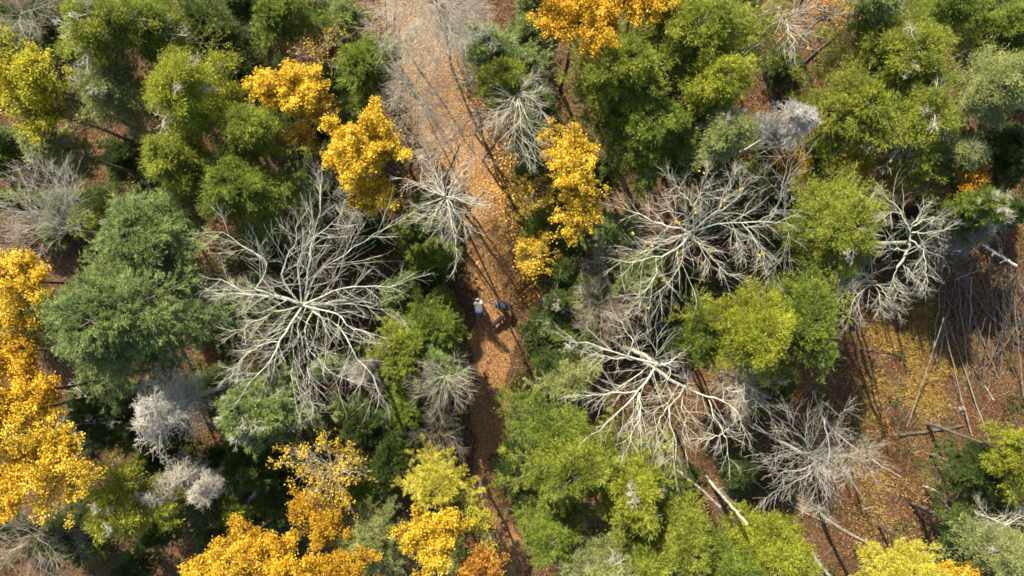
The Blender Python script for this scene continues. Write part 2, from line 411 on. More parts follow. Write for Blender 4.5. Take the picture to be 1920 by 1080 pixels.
def leafy(name, cx, cy, rx, ry, h, col, label, seed, cat='tree', dens=1.0, wood='brown', size=.078, group=None, depth=.55):
    rng = np.random.default_rng(seed)
    zc = h * .86; p, RX, RY, g = crown_geo(cx, cy, rx * 1.08, ry * 1.08, h, zc); R = (RX + RY) / 2
    t = thing(name, label, cat, (p[0], p[1], g - .02), group)
    dz = max(R * 1.1, .6) * depth * 1.6
    z0 = h - dz * 1.15; n = 7
    TP = np.stack([rng.normal(size=n) * .05, rng.normal(size=n) * .05, np.linspace(0, z0 + .35 * dz, n)], -1); TP[0, :2] = 0
    tr = .03 + .0065 * h
    T = Tubes(); T.add(TP[None], (tr * np.linspace(1, .4, n))[None], 7); T.build('trunk', BK[wood], t)
    nb = int(13 + 9 * R)
    az = np.arange(nb) * 2.39996 + rng.normal(size=nb) * .3
    el = np.arcsin(np.clip(.12 + .88 * (np.arange(nb) + .5) / nb, 0, 1)); rng.shuffle(az)
    ph = rng.random(4) * 6.28
    lob = (1 + .17 * np.sin(2 * az + ph[0]) + .14 * np.sin(3 * az + ph[1])) * (.72 + .33 * rng.random(nb))
    tipv = np.stack([np.cos(az) * np.cos(el) * RX, np.sin(az) * np.cos(el) * RY, np.sin(el) * dz], -1) * lob[:, None]
    s0 = np.stack([np.zeros(nb), np.zeros(nb), np.full(nb, z0) - rng.random(nb) * .15 * h * .5], -1)
    tip = tipv + np.array([0, 0, z0])
    tt = np.linspace(0, 1, 6)[None, :, None]
    P = s0[:, None] + (tip - s0)[:, None] * tt + np.array([0, 0, 1.]) * (np.sin(tt * math.pi) * -.08 * R)
    P = P + np.cumsum(rng.normal(size=P.shape) * .035 * R ** .5, 1) * (tt > 0)
    Rb = np.full((nb, 1), tr * .42) * np.linspace(1, .3, 6)[None]
    W = Tubes(); W.add(P, Rb, 5)
    Q, Rq = spawn(P, Rb, 6, .42, .75, rng, N=5, up=.16, wig=.22, t0=.3, rr=.55); W.add(Q, Rq, 4)
    S, Rs = spawn(Q, Rq, 5, .50, .75, rng, N=4, up=.12, wig=.25, t0=.2, rr=.6, lmin=.16); W.add(S, Rs, 3)
    W.build('branches', BK[wood], t)
    M = len(S); dens = dens * .66; kb = max(3, int(36 * dens)); 
    if dens < 1:                                   # thin crowns lose whole twigs of leaves, not single ones
        keep = rng.random(M) < dens ** .7; S = S[keep]; M = len(S)
    s = rng.random((M, kb, 1)) * 3; i = np.minimum(s.astype(int), 2)
    A = np.take_along_axis(S, np.broadcast_to(i, (M, kb, 3)), 1); B = np.take_along_axis(S, np.broadcast_to(i + 1, (M, kb, 3)), 1)
    pos = (A + (B - A) * (s - i)).reshape(-1, 3) + rng.normal(size=(M * kb, 3)) * .085
    d = norm(rng.normal(size=pos.shape) * np.array([1, 1, .5]) + np.array([0, 0, -.1]))
    V, F = blades(pos, d, size, size * .8, rng, .55)
    mesh_np('crown', V, F, LM[col], t)
    return t

def bare(name, label, base, h, limbs, wood, seed, cat='bare tree', zf=None, rl=.075, k=(7, 6, 5), zt=1.5, tw='twig', auto=None, group=None, ratio=.42, parent_limb=True, tleaf=None):
    """limbs: photo-pixel polylines that start at zf and end about zt metres away in height"""
    rng = np.random.default_rng(seed)
    zf = zf if zf is not None else h * .8
    b = at(base[0], base[1], zf) ; g = float(ground_z(b[0], b[1]))
    t = thing(name, label, cat, (b[0], b[1], g - .02), group)
    off = np.array([b[0], b[1], g - .02])
    n = 8; TP = np.stack([np.zeros(n), np.zeros(n), np.linspace(0, zf, n)], -1) ; TP[1:-1, :2] += rng.normal(size=(n - 2, 2)) * .05
    tr = rl * 1.25
    T = Tubes(); T.add(TP[None], (tr * np.linspace(1.15, .75, n))[None], 8); T.build('trunk', BK[wood], t)
    LP = []; LR = []
    for l in limbs:
        th = 1.0; zz = zt; z0 = zf
        if isinstance(l, tuple) and isinstance(l[0], list): l, th, z0, zz = l[0], l[1], zf + l[2], l[3]
        m = len(l); zs = z0 + (zz) * np.linspace(0, 1, m) ** .9
        P = resample([at(a, c, z_) - off for (a, c), z_ in zip(l, zs)], 12)
        ln = np.linalg.norm(np.diff(P, axis=0), axis=1).sum()
        P[1:-1] += rng.normal(size=(10, 3)) * .024 * ln ** .5
        if P[0, :2] @ P[0, :2] < .7 ** 2 and parent_limb and len(LP) < 99:
            P[0] = np.array([0, 0, min(P[0, 2], zf) - .1 - (rng.random() * 2.2 if th < .85 else rng.random() * .5)]); P = resample(np.concatenate([P[:1], P[2:]]), 12)
        LP.append(P); LR.append(rl * .42 * th * np.linspace(1, .16, 12) * rng.uniform(.85, 1.25, 12))
    if auto:
        na, rpx, dz, thin = auto
        az = np.arange(na) * 2.39996 + rng.normal(size=na) * .3
        for a in az:
            rr_ = rpx * MPP * (CAM_H - zf) / CAM_H * rng.uniform(.65, 1.1)
            z0 = zf * rng.uniform(.82, 1.0)
            e = np.array([math.cos(a) * rr_, math.sin(a) * rr_, z0 + dz * rng.uniform(.4, 1.2)])
            P = resample([[0, 0, z0], [e[0] * .5 + rng.normal() * .1, e[1] * .5 + rng.normal() * .1, z0 + (e[2] - z0) * .6], e], 12)
            P[1:] += np.cumsum(rng.normal(size=(11, 3)) * .02, 0)
            LP.append(P); LR.append(rl * .7 * thin * np.linspace(1, .25, 12))
    LP = np.array(LP); LR = np.array(LR)
    ratios = np.full(len(LP), ratio)
    k = (int(k[0] * 1.6), int(k[1] * .95), min(k[2], 2))
    Q, Rq = spawn(LP, LR, k[0], ratio * 1.1, .72, rng, N=7, up=.05, wig=.09, t0=.10, rr=.30, flat=.5)
    Rq = np.maximum(Rq, .0065)
    S, Rs = spawn(Q, Rq, k[1], .55, .62, rng, N=5, up=.04, wig=.10, t0=.12, rr=.7, flat=.3, lmin=.25)
    parts = [(LP[:, None], LR[:, None], 6), (Q.reshape(len(LP), -1, 7, 3), Rq.reshape(len(LP), -1, 7), 4), (S.reshape(len(LP), -1, 5, 3), Rs.reshape(len(LP), -1, 5), 3)]
    if k[2]:
        U, Ru = spawn(S, Rs, k[2], .55, .55, rng, N=3, up=.04, wig=.12, t0=.2, rr=.8, lmin=.2)
        parts.append((U.reshape(len(LP), -1, 3, 3), Ru.reshape(len(LP), -1, 3), 3))
    for i in range(len(LP)):
        W = Tubes()
        for (pp, rr_, sd_) in parts[:2]: W.add(pp[i], rr_[i], sd_)
        lo = W.build('limb', BK[wood], t)
        W2 = Tubes()
        for (pp, rr_, sd_) in parts[2:]: W2.add(pp[i], rr_[i], sd_)
        W2.build('twigs', BK[tw], lo)
    if tleaf:
        col_, frac, sz_ = tleaf
        E = S[:, -1]; E = E[rng.random(len(E)) < frac]
        pos = np.repeat(E, 4, 0) + rng.normal(size=(len(E) * 4, 3)) * .06
        d = norm(rng.normal(size=pos.shape) * np.array([1, 1, .5]))
        V, F = blades(pos, d, sz_, sz_ * .8, rng, .55); mesh_np('leaves', V, F, LM[col_], t)
    return t

def snag(name, label, cx, cy, rx, ry, h, wood, seed, dens=1.0, axis=None):
    """dead evergreen: trunk whose bleached branches carry dense fine bare twigs"""
    rng = np.random.default_rng(seed); zc = h * .82
    p, RX, RY, g = crown_geo(cx, cy, rx * 1.2, ry * 1.2, h, zc); R = (RX + RY) / 2
    t = thing(name, label, 'dead tree', (p[0], p[1], g - .02))
    n = 8; TP = np.stack([rng.normal(size=n) * .03, rng.normal(size=n) * .03, np.linspace(0, h, n)], -1)
    T = Tubes(); T.add(TP[None], ((.04 + .009 * h) * np.linspace(1, .15, n))[None], 7); T.build('trunk', BK[wood], t)
    nb = int(34 + 22 * R); f = rng.random(nb); z = h * (.55 + .44 * f); az = np.arange(nb) * 2.39996
    lob = 1 + .38 * np.sin(2 * az + seed) + .3 * np.sin(3 * az + seed * 2) + .2 * np.sin(5 * az + seed)
    L = np.clip((1.02 - f) ** .5 * lob * rng.uniform(.45, 1.2, nb), .1, 1.5); tt = np.linspace(0, 1, 6)[None]
    P = np.stack([np.cos(az)[:, None] * (L * RX)[:, None] * tt, np.sin(az)[:, None] * (L * RY)[:, None] * tt, z[:, None] + (L * R)[:, None] * (.35 * tt - .45 * tt ** 2)], -1)
    P += rng.normal(size=P.shape) * .03 * tt[..., None]
    Rb = (.010 + .006 * L * R)[:, None] * np.linspace(1, .3, 6)[None]
    W = Tubes(); W.add(P, Rb, 4); W.build('branches', BK[wood], t)
    Q, Rq = spawn(P, Rb, int(15 * dens), .38, .9, rng, N=5, up=.02, wig=.18, t0=.15, rr=.5, flat=.4, lmin=.3)
    S, Rs = spawn(Q, Rq, int(7 * dens), .6, .9, rng, N=3, up=0, wig=.3, t0=.1, rr=.6, lmin=.14)
    Rs = np.clip(Rs, .006, .009)
    W = Tubes(); W.add(Q, Rq, 3); W.add(S, Rs, 3); W.build('twigs', BK[wood], t)
    return t

# ---- evergreens: cx, cy, rx, ry (photo pixels of the crown), height, colour, tuft, density, label
EV = [
 (225,610,140,140,15.0,'sage',.25,1.2,'huge sage green evergreen with soft plumes beside the golden trees'),
 (290,455,88,95,14.0,'sage',.25,1.2,'tall sage green evergreen just above the huge sage one'),
 (362,190,78,75,14.5,'lime',.8,1.2,'bright yellow-green pine left of the round yellow tree'),
 (345,300,52,62,12.5,'olive',.7,1.1,'olive pine directly below the bright yellow-green pine'),
 (470,250,46,60,12.0,'olive',.6,1.0,'slim olive pine standing out above the blue-green one'),
 (450,350,88,78,12.0,'green',.4,1.2,'broad green evergreen above the largest bare tree'),
 (205,50,115,75,14.0,'olive',.7,.9,'olive pine with grey inner twigs at the top left'),
 (300,60,60,60,12.0,'green',.5,.8,'dull green pine beside the olive pine at the top edge'),
 (205,185,72,60,12.0,'pale',.7,.8,'thin pale green pine with bare grey middle'),
 (110,282,62,42,11.0,'pale',.2,1.0,'grey-green evergreen above the grey bare tree at left'),
 (178,412,42,34,8.0,'olive',.4,1.0,'small olive evergreen between grey twigs and huge sage tree'),
 (400,60,62,60,8.0,'deep',.2,1.0,'dark shaded evergreen near the top, right of olive pines'),
 (455,150,55,60,7.0,'deep',.2,1.0,'dark low evergreen between lime pine and round yellow tree'),
 (525,40,62,50,9.0,'green',.2,1.0,'mid green evergreen at the top edge, left of the track'),
 (690,130,48,72,9.0,'green',.2,1.0,'narrow green evergreen at the left edge of the track'),
 (925,85,48,55,10.0,'sage',.2,1.0,'grey-green evergreen under the top right bend of the track'),
 (940,145,38,48,11.0,'olive',.3,1.1,'small bright olive evergreen just above the small bare tree'),
 (1300,80,116,92,14.0,'olive',.5,1.2,'big olive evergreen right of the golden tree at the top'),
 (1170,135,88,80,14.5,'olive',.4,1.2,'olive evergreen directly under the golden tree at the top'),
 (1340,165,70,75,14.0,'lime',.5,1.0,'yellow-green evergreen on the right flank of the olive group'),
 (1210,245,106,90,12.5,'green',.3,1.2,'dense green evergreen above the white-limbed bare tree'),
 (1300,290,75,60,9.0,'deep',.2,1.0,'dark green evergreen shaded under the pale topped one'),
 (1355,255,55,58,13.0,'pale',.6,1.0,'pale topped evergreen left of the bleached fuzzy snag'),
 (1680,105,122,80,10.5,'olive',.6,1.0,'broad olive pine at the top right'),
 (1615,215,84,86,10.0,'olive',.5,.9,'olive pine right beside the bleached fuzzy snag'),
 (1735,215,104,96,10.5,'olive',.6,.9,'large olive pine with grey gaps in the top right group'),
 (1790,285,48,42,9.0,'pale',.7,.9,'small pale pine at the lower corner of the top right group'),
 (1868,155,55,62,13.0,'pale',.8,1.0,'round pale pine touching the right edge near the top'),
 (1880,60,65,60,9.0,'green',.2,1.0,'shaded green evergreen in the top right corner'),
 (1770,25,60,38,10.0,'green',.5,.9,'green pine on the top edge beyond the broad olive pine'),
 (1640,20,50,34,11.0,'sage',.5,.8,'thin sage pine on the top edge at right'),
 (1890,290,75,75,9.5,'deep',.1,1.0,'dark low evergreen at the right edge under the pale pine'),
 (1570,425,84,92,12.5,'olive',.7,1.4,'round olive green evergreen between two white-limbed bare trees'),
 (1408,625,88,68,13.0,'lime',.5,1.3,'bright yellow-green evergreen right of the broken-limbed bare tree'),
 (1510,595,55,85,12.5,'green',.5,1.2,'green evergreen right of the bright yellow-green one, at the clearing'),
 (1318,625,40,52,10.0,'green',.2,1.0,'darker evergreen tucked left under the bright yellow-green one'),
 (1828,395,48,52,9.0,'green',.2,1.1,'green evergreen above the dark grey snag at right'),
 (815,605,50,44,6.5,'green',.2,1.1,'fresh green young evergreen nearest the person in white'),
 (765,655,62,52,7.0,'olive',.15,1.1,'soft olive young evergreen between big bare tree and track'),
 (825,680,40,52,6.5,'sage',.15,1.1,'muted young evergreen above the small bare tree by the track'),
 (485,765,92,68,11.0,'sage',.2,1.2,'soft round grey-green evergreen under the largest bare tree'),
 (1070,715,48,40,6.0,'pale',.2,1.1,'pale low evergreen between the track and the broken-limbed tree'),
 (1040,805,72,52,11.0,'green',.3,1.3,'fresh green evergreen where the big green mass meets the track'),
 (1090,880,98,82,13.5,'olive',.25,1.3,'wide leafy olive evergreen in the middle of the lower mass'),
 (1185,925,80,82,14.0,'lime',.3,1.1,'lime tinted evergreen with a white tip in the lower mass'),
 (1040,990,66,52,11.5,'green',.3,1.2,'green evergreen beside the lower end of the track'),
 (1120,1040,80,52,13.0,'pale',.5,1.0,'pale evergreen with grey twigs on the bottom edge'),
 (1210,1040,66,52,13.0,'olive',.5,1.0,'olive evergreen on the bottom edge right of the pale one'),
 (1278,995,62,66,14.0,'olive',.3,1.1,'olive evergreen left of the two pale leaning trunks'),
 (1355,1060,64,46,13.0,'green',.4,1.0,'green evergreen on the bottom edge below the white trunk'),
 (1452,1022,60,50,14.0,'lime',.5,1.2,'yellow-green evergreen at the outer end of the white trunk'),
 (235,950,52,60,12.0,'lime',.6,1.1,'lime evergreen beside the lower grey snag'),
 (130,1000,62,52,8.0,'deep',.3,.9,'dark evergreen below the lower left golden crowns'),
 (200,780,80,75,8.0,'deep',.2,1.0,'dark evergreen in shade between golden crown and grey snag'),
 (460,875,52,52,6.0,'deep',.1,1.0,'dark low evergreen above the thick fallen log'),
 (700,1005,58,56,9.5,'pale',.2,1.2,'pale sage evergreen left of the lower yellow tree'),
 (740,860,52,75,6.0,'deep',.1,1.1,'dark blue-green evergreen left of the yellow larch'),
 (770,775,46,52,5.0,'green',.1,1.0,'low green evergreen under the small bare tree by the track'),
 (800,465,52,45,3.5,'green',.1,1.1,'low green evergreen under the star-shaped bare tree'),
 (1195,505,62,52,6.0,'green',.1,1.1,'low green evergreen under the left limbs of the white tree'),
 (1160,440,40,50,5.0,'sage',.1,1.0,'low muted evergreen right of the hanging yellow crown'),
 (600,320,52,60,5.0,'deep',.1,1.0,'dark low evergreen left of the brightest yellow crown'),
 (1100,560,52,50,4.0,'green',.1,1.0,'low shaded evergreen right of the leaning grey trunk'),
 (1040,600,32,45,3.0,'sage',.1,.9,'small grey-green sapling beside the leaning grey trunk'),
 (1905,850,34,55,10.0,'lime',.4,1.0,'bright evergreen half out of frame at the lower right'),
 (1840,890,56,66,6.0,'deep',.2,1.0,'dark evergreen at the lower right edge of the clearing'),
 (1810,1000,50,52,6.0,'deep',.2,.9,'dark low evergreen above the bottom right corner'),
 (1890,1040,56,46,11.0,'pale',.7,.7,'thin pale evergreen in the bottom right corner'),
 (1450,720,52,50,5.0,'deep',.1,1.0,'dark low evergreen below the bright yellow-green one'),
 (960,880,30,80,3.0,'deep',.1,1.0,'dark sapling strip between lower track and the green mass'),
 (1030,745,26,28,3.0,'green',.1,1.0,'tiny green sapling at the foot of the leaning grey trunk'),
 (680,790,60,52,5.5,'deep',.1,1.0,'dark evergreen shaded under the lower limbs of the largest bare tree'),
 (420,1010,80,45,4.5,'deep',.1,.9,'dark low sapling left of the golden crown at the bottom'),
 (560,230,60,62,5.0,'deep',.1,1.0,'dark evergreen shaded under the round yellow crown'),
 (1120,330,40,40,6.0,'deep',.1,1.0,'dark evergreen right of the tall hanging yellow crown'),
 (100,60,40,60,7.0,'deep',.2,.8,'dark evergreen in shade above the yellow-green tree'),
]
for i, (cx_, cy_, rx_, ry_, h_, col_, tf_, dn_, lab_) in enumerate(EV):
    nm = 'sapling' if 'sapling' in lab_ else ('pine_tree' if ' pine' in lab_ else 'evergreen_tree')
    conifer(nm, cx_, cy_, rx_, ry_, h_ if h_ < 8 else 8 + (h_ - 8) * .75, col_, lab_, 100 + i, tuft=tf_, dens=dn_, cat='sapling' if nm == 'sapling' else ('pine tree' if nm == 'pine_tree' else 'evergreen tree'))
conifer('larch_tree', 830, 893, 58, 52, 9.5, 'larch', 'pale yellow larch above the lower yellow tree by the track', 301, cat='larch', tuft=.1, dens=1.0, wood='tan')
conifer('larch_tree', 1690, 1072, 62, 42, 11, 'larch', 'pale yellow larch on the bottom edge under the clearing', 302, cat='larch', tuft=.3, dens=1.2, wood='tan')

# ---- leafy autumn trees: cx, cy, rx, ry, height, colour, density, label
LF = [
 (50,150,72,85,12.5,'ygreen',1.0,'yellow-green leafy tree at the top left edge'),
 (90,205,42,45,10.5,'ygreen',.6,'thin yellow-green tree tucked below the leafy one at left'),
 (48,530,62,68,13.0,'yolk',1.0,'yellow tree on the left edge next to the huge sage evergreen'),
 (35,665,52,62,12.0,'gold',.8,'orange tinged golden tree on the left edge, middle of three'),
 (75,600,38,42,12.0,'gold',.8,'small golden crown wedged between the left edge yellow trees and the huge evergreen'),
 (70,740,52,52,12.0,'gold',.9,'golden crown just above the large golden tree at lower left'),
 (95,860,92,90,13.0,'yolk',1.0,'large golden tree at the lower left'),
 (25,900,52,58,12.0,'gold',1.0,'golden crown cut by the left edge near the bottom'),
 (20,780,45,60,12.5,'yolk',.9,'yellow crown on the left edge above the large golden tree'),
 (548,170,56,46,10.0,'yolk',1.3,'round dense yellow crown left of the track'),
 (600,210,36,30,9.0,'gold',.4,'thin half bare yellow crown joined to the round yellow crown'),
 (560,258,34,22,7.5,'gold',.45,'small sparse yellow tree below the round yellow crown'),
 (680,272,68,64,11.0,'yolk',1.4,'brightest dense yellow crown at the left edge of the track'),
 (700,368,42,40,9.0,'yolk',.8,'smaller yellow crown hanging below the brightest one'),
 (590,95,52,60,8.0,'gold',.2,'nearly bare tree with scattered yellow leaves near the top'),
 (1068,300,52,54,10.5,'yolk',.85,'tall yellow crown right of the track, upper part'),
 (1085,385,46,62,9.5,'yolk',.65,'yellow crown just below the tall one right of the track'),
 (995,365,36,48,6.0,'yolk',.3,'thin low yellow tree on the right verge of the track'),
 (1000,480,32,52,5.0,'yolk',.45,'low yellow tree on the verge above the person in navy'),
 (1085,25,92,68,13.5,'gold',1.3,'big golden tree on the top edge right of the track'),
 (1190,15,48,38,13.0,'gold',1.0,'small golden crown on the top edge beside the big one'),
 (615,885,84,68,10.0,'yolk',.34,'thinning yellow tree with branches showing, left of the larch'),
 (605,965,60,48,9.0,'amber',.9,'amber crown directly below the thinning yellow tree'),
 (520,1055,100,56,12.0,'gold',1.2,'wide golden tree along the bottom edge'),
 (400,1070,60,38,11.0,'yolk',1.0,'golden crown at the left end of the bottom edge row'),
 (630,1065,56,38,11.0,'amber',1.0,'amber crown on the bottom edge beside the wide golden tree'),
 (810,1005,70,60,10.5,'yolk',1.1,'bright yellow tree beside the lower end of the track'),
 (895,975,36,40,9.0,'ygreen',.4,'thin greenish yellow tree between larch and lower track'),
 (895,1055,42,34,9.5,'rust',.7,'orange tree on the bottom edge at the track'),
 (1470,35,58,52,10.0,'rust',.2,'sparse orange tree on the top edge at right'),
 (1550,30,52,40,9.5,'rust',.25,'nearly bare orange tree on the top edge above trunk shadows'),
 (1485,305,36,38,5.0,'amber',.7,'low amber shrub tree below the bleached fuzzy snag'),
 (1690,345,92,42,7.0,'rust',.4,'wide sparse orange tree under the top right pines'),
 (1600,310,42,24,6.5,'amber',.5,'small amber tree left of the wide sparse orange one'),
 (1812,330,24,30,8.0,'rust',1.1,'small vivid orange crown right of the top right pines'),
 (1780,1070,40,20,8.0,'yolk',.5,'small sparse yellow tree on the bottom edge at right'),
 (470,1010,40,34,8.5,'amber',.8,'dull amber crown right above the bottom golden row'),
 (330,880,60,40,2.5,'ygreen',.15,'low olive shrub in shade below the grey snag'),
]
for i, (cx_, cy_, rx_, ry_, h_, col_, dn_, lab_) in enumerate(LF):
    nm = 'shrub' if 'low olive' in lab_ else 'autumn_tree'
    leafy(nm, cx_, cy_, rx_, ry_, h_, col_, lab_, 400 + i, dens=dn_, cat='shrub' if nm == 'shrub' else 'autumn tree', wood='ash' if dn_ < .5 else 'brown')

# ---- saplings under the canopy, each found by the tree it stands next to
import re
NICK = {}
for (cx_, cy_, rx_, ry_, h_, *_, lab_) in [(e[0], e[1], e[2], e[3], e[4], e[-1]) for e in EV + LF]:
    nk = re.split(r' (?:beside|below|above|left|right|near|at|on|under|between|in|where|with|directly|just|next|cut|joined|hanging|growing|nearest|standing|along|among|tucked|touching|shaded|by|of|from|half|beyond|tinged)\b', lab_)[0]
    nk = nk.split(',')[0]
    NICK.setdefault(nk, []).append((cx_, cy_, rx_))
NICK = {k: v[0] for k, v in NICK.items() if len(v) == 1 and len(k.split()) >= 3}
rng = np.random.default_rng(5); used_l = set(); n_s = 0; spots = []
for _ in range(4000):
    if n_s >= 110: break
    px, py = rng.uniform(-20, 1940), rng.uniform(-20, 1100)
    q = at(px, py)
    if abs(q[0] - trail_x(q[1])) < trail_w(q[1]) + .9 or math.hypot((px - 1680) / 220, (py - 790) / 280) < 1: continue
    if px > 1730 and 470 < py < 720: continue
    if math.hypot((px - 1230) / 190, (py - 760) / 110) < 1: continue
    if any(math.hypot(px - a, py - b) < r * .72 + 12 and h > 8 for a, b, r, h in PLACED): continue
    if any(math.hypot(px - a, py - b) < 44 for a, b in spots): continue
    near = sorted((math.hypot(px - v[0], py - v[1]), k) for k, v in NICK.items())[:3]
    for dd, k in near:
        v = NICK[k]; ax, ay = px - v[0], py - v[1]
        rel = ('right' if ax > 0 else 'left') + ' of' if abs(ax) > abs(ay) else ('below' if ay > 0 else 'above')
        l = 'low sapling in shade ' + rel + ' the ' + k
        if l not in used_l and 4 <= len(l.split()) <= 16: break
    else: continue
    used_l.add(l); spots.append((px, py)); n_s += 1
    conifer('sapling', px, py, rng.uniform(26, 46), rng.uniform(26, 46), rng.uniform(1.8, 4.5), ('deep', 'green', 'deep', 'sage')[n_s % 4], l, 2000 + n_s, cat='sapling', tuft=.1, dens=.7, low=.2, group='low evergreen saplings under the taller trees')
print('saplings', n_s)

# ---- bare trees, limbs traced as polylines
bare('bare_tree', 'largest bare tree with white lichened limbs, left of the track', (560, 572), 14.5, [
  ([(558,561),(530,558),(490,555),(455,548),(430,535),(412,523),(396,523)], 1.5, -.3, 1.0), ([(500,556),(475,552),(440,552),(405,551)], .9, 0, .6),
  ([(520,556),(478,541),(508,500),(470,470),(430,440),(395,435)], .7, 0, 1.0), ([(556,562),(528,520),(539,480),(554,458),(560,410)], .9, 0, 1.5),
  ([(560,562),(558,480),(576,458),(602,440),(640,400)], .8, 0, 1.4), ([(562,560),(580,520),(582,491),(590,440),(598,400),(600,350)], .9, 0, 1.6),
  ([(565,562),(595,560),(621,545),(654,539),(728,540),(765,525)], .9, 0, .8), ([(572,578),(617,582),(640,591),(650,610),(676,621),(710,630)], .9, 0, .8),
  ([(565,573),(598,587),(639,617),(665,665),(672,680),(695,695),(720,750)], .9, -.4, .3), ([(558,580),(548,606),(528,635),(521,654),(491,695),(458,732)], 1.1, 0, .6),
  ([(540,620),(528,640),(484,647),(454,672),(424,706)], .7, 0, .5), ([(560,580),(576,617),(576,654),(602,680),(635,706),(672,720)], .8, -1.2, -.3),
  ([(576,655),(580,713),(587,772)], .6, -1.2, .3), ([(558,573),(510,587),(469,610),(440,625)], .7, 0, .6),
  ([(570,560),(600,510),(650,470),(700,440),(740,420)], .7, -.3, .8), ([(560,585),(555,650),(545,700),(555,760)], .55, -.6, .3), ([(600,570),(670,570),(740,585)], .5, -.4, .4),
  ], 'white', 11, zf=13, rl=.095, k=(9, 7, 5), tw='twig', ratio=.31)
bare('bare_tree', 'star-shaped bare tree with fine white branches over the track', (834, 368), 12, [
  [(835,370),(848,420),(856,460),(855,498)], [(836,372),(860,405),(880,428),(895,436)], [(834,372),(815,400),(795,425)], [(834,368),(795,385),(765,405)],
  [(834,368),(880,380),(915,384)], [(834,366),(825,335),(800,300)], [(834,366),(790,345),(755,335)], [(836,366),(852,330),(872,300)]],
  'white', 12, zf=11, rl=.045, k=(5, 5, 2), auto=(16, 75, -.5, .55), tw='twig', zt=.2, ratio=.3)
bare('bare_tree', 'white-limbed bare tree with yellow leaves caught in it, right of centre', (1300, 436), 13.5, [
  ([(1300,440),(1298,410),(1300,382)], 1.2, 0, 1.0), ([(1298,436),(1252,424),(1216,411),(1185,395),(1164,385)], 1.4, -.2, .6),
  ([(1298,447),(1267,468),(1231,481),(1190,490),(1153,499)], 1.2, -.2, .5), ([(1292,437),(1262,452),(1236,465),(1205,480)], .8, -.1, .6),
  ([(1306,430),(1319,413),(1345,398),(1379,377),(1405,343)], 1.2, 0, 1.0), ([(1306,425),(1371,416),(1423,416),(1475,418)], 1.0, 0, .6),
  ([(1303,445),(1322,478),(1335,499)], .8, -.3, .2), ([(1305,447),(1319,465),(1340,488),(1363,512),(1390,520)], .8, -.3, .3),
  ([(1231,481),(1230,512),(1215,540),(1184,579)], .6, -.2, .2), ([(1275,464),(1283,488),(1267,514),(1239,543),(1200,582)], .7, -.4, 0),
  ([(1300,387),(1275,359),(1252,333)], .8, .8, .8), ([(1301,385),(1319,359),(1327,320)], .7, .8, 1.0), ([(1345,398),(1371,354),(1381,320)], .6, .4, .8),
  ([(1390,417),(1407,439),(1428,469),(1432,500)], .6, .3, 0), ([(1370,416),(1385,450),(1395,480)], .5, .3, 0), ([(1300,410),(1260,395),(1225,393)], .6, .6, .2)],
  'white', 13, zf=12.5, rl=.075, k=(9, 6, 4), tw='twig', tleaf=('gold', .014, .10), ratio=.34)
bare('bare_tree', 'slender curved bare tree left of the round olive green evergreen', (1440, 415), 12.5, [
  ([(1430,425),(1444,406),(1464,372),(1475,335),(1500,292)], 1.2, -.5, 2.0), ([(1464,372),(1472,330),(1478,300),(1440,245)], .8, .4, 1.2),
  ([(1470,418),(1478,440),(1468,480),(1440,530)], .7, -.2, -.5), ([(1460,360),(1430,330),(1400,330)], .5, .4, .6), ([(1476,418),(1472,390),(1476,350)], .5, -.2, .5)],
  'ash', 14, zf=11.0, rl=.055, k=(7, 5, 4), tw='twig', ratio=.34, parent_limb=False)
bare('bare_tree', 'bare tree with a thick broken white limb and long limbs reaching left', (1236, 684), 12.5, [
  ([(1224,687),(1199,676),(1179,669),(1143,656),(1107,645),(1066,637)], 1.15, 0, .5), ([(1199,676),(1182,674),(1152,670),(1102,663)], .8, 0, .3),
  ([(1216,691),(1185,711),(1143,736),(1116,747)], .7, 0, .3), ([(1227,690),(1221,691),(1210,716),(1193,736),(1163,769),(1138,794),(1107,815)], 1.3, 0, .6),
  ([(1199,736),(1202,769),(1193,802),(1171,847)], .8, .2, .5), ([(1193,733),(1143,740),(1068,741)], .7, .2, .3), ([(1260,680),(1257,702),(1243,733)], .7, 0, .4),
  ([(1236,686),(1254,680),(1279,661)], 1.5, -.1, .3), ([(1179,669),(1186,640),(1170,610),(1150,590)], .7, .1, .2), ([(1230,685),(1232,650),(1228,610)], .5, .1, .3),
  ([(1193,736),(1196,780),(1170,800)], .6, .2, .2)],
  'white', 15, zf=11.5, rl=.085, k=(7, 5, 4), tw='twig', ratio=.30)
bare('bare_tree', 'bare tree whose white limbs hang down beside the broken-limbed one', (1289, 728), 12, [
  ([(1289,727),(1271,747),(1252,769),(1260,802),(1266,830),(1264,878)], 1.1, 0, .6), ([(1268,747),(1227,766),(1227,802),(1238,844)], .8, 0, .4),
  ([(1254,758),(1232,797),(1216,836)], .7, 0, .4), ([(1292,727),(1327,744),(1354,752),(1379,763),(1393,802),(1404,824)], 1.1, 0, .4),
  ([(1329,749),(1343,788),(1357,811),(1368,874)], .9, 0, .4), ([(1354,813),(1327,824),(1307,822)], .6, .3, .2), ([(1354,813),(1385,786)], .6, .3, .2),
  ([(1268,750),(1288,786),(1277,811),(1285,841)], .6, 0, .3), ([(1289,730),(1289,705)], 1.0, -.2, .3), ([(1354,752),(1360,730),(1380,735)], .6, .1, .2)],
  'white', 16, zf=11, rl=.068, k=(7, 5, 4), tw='twig', ratio=.32)
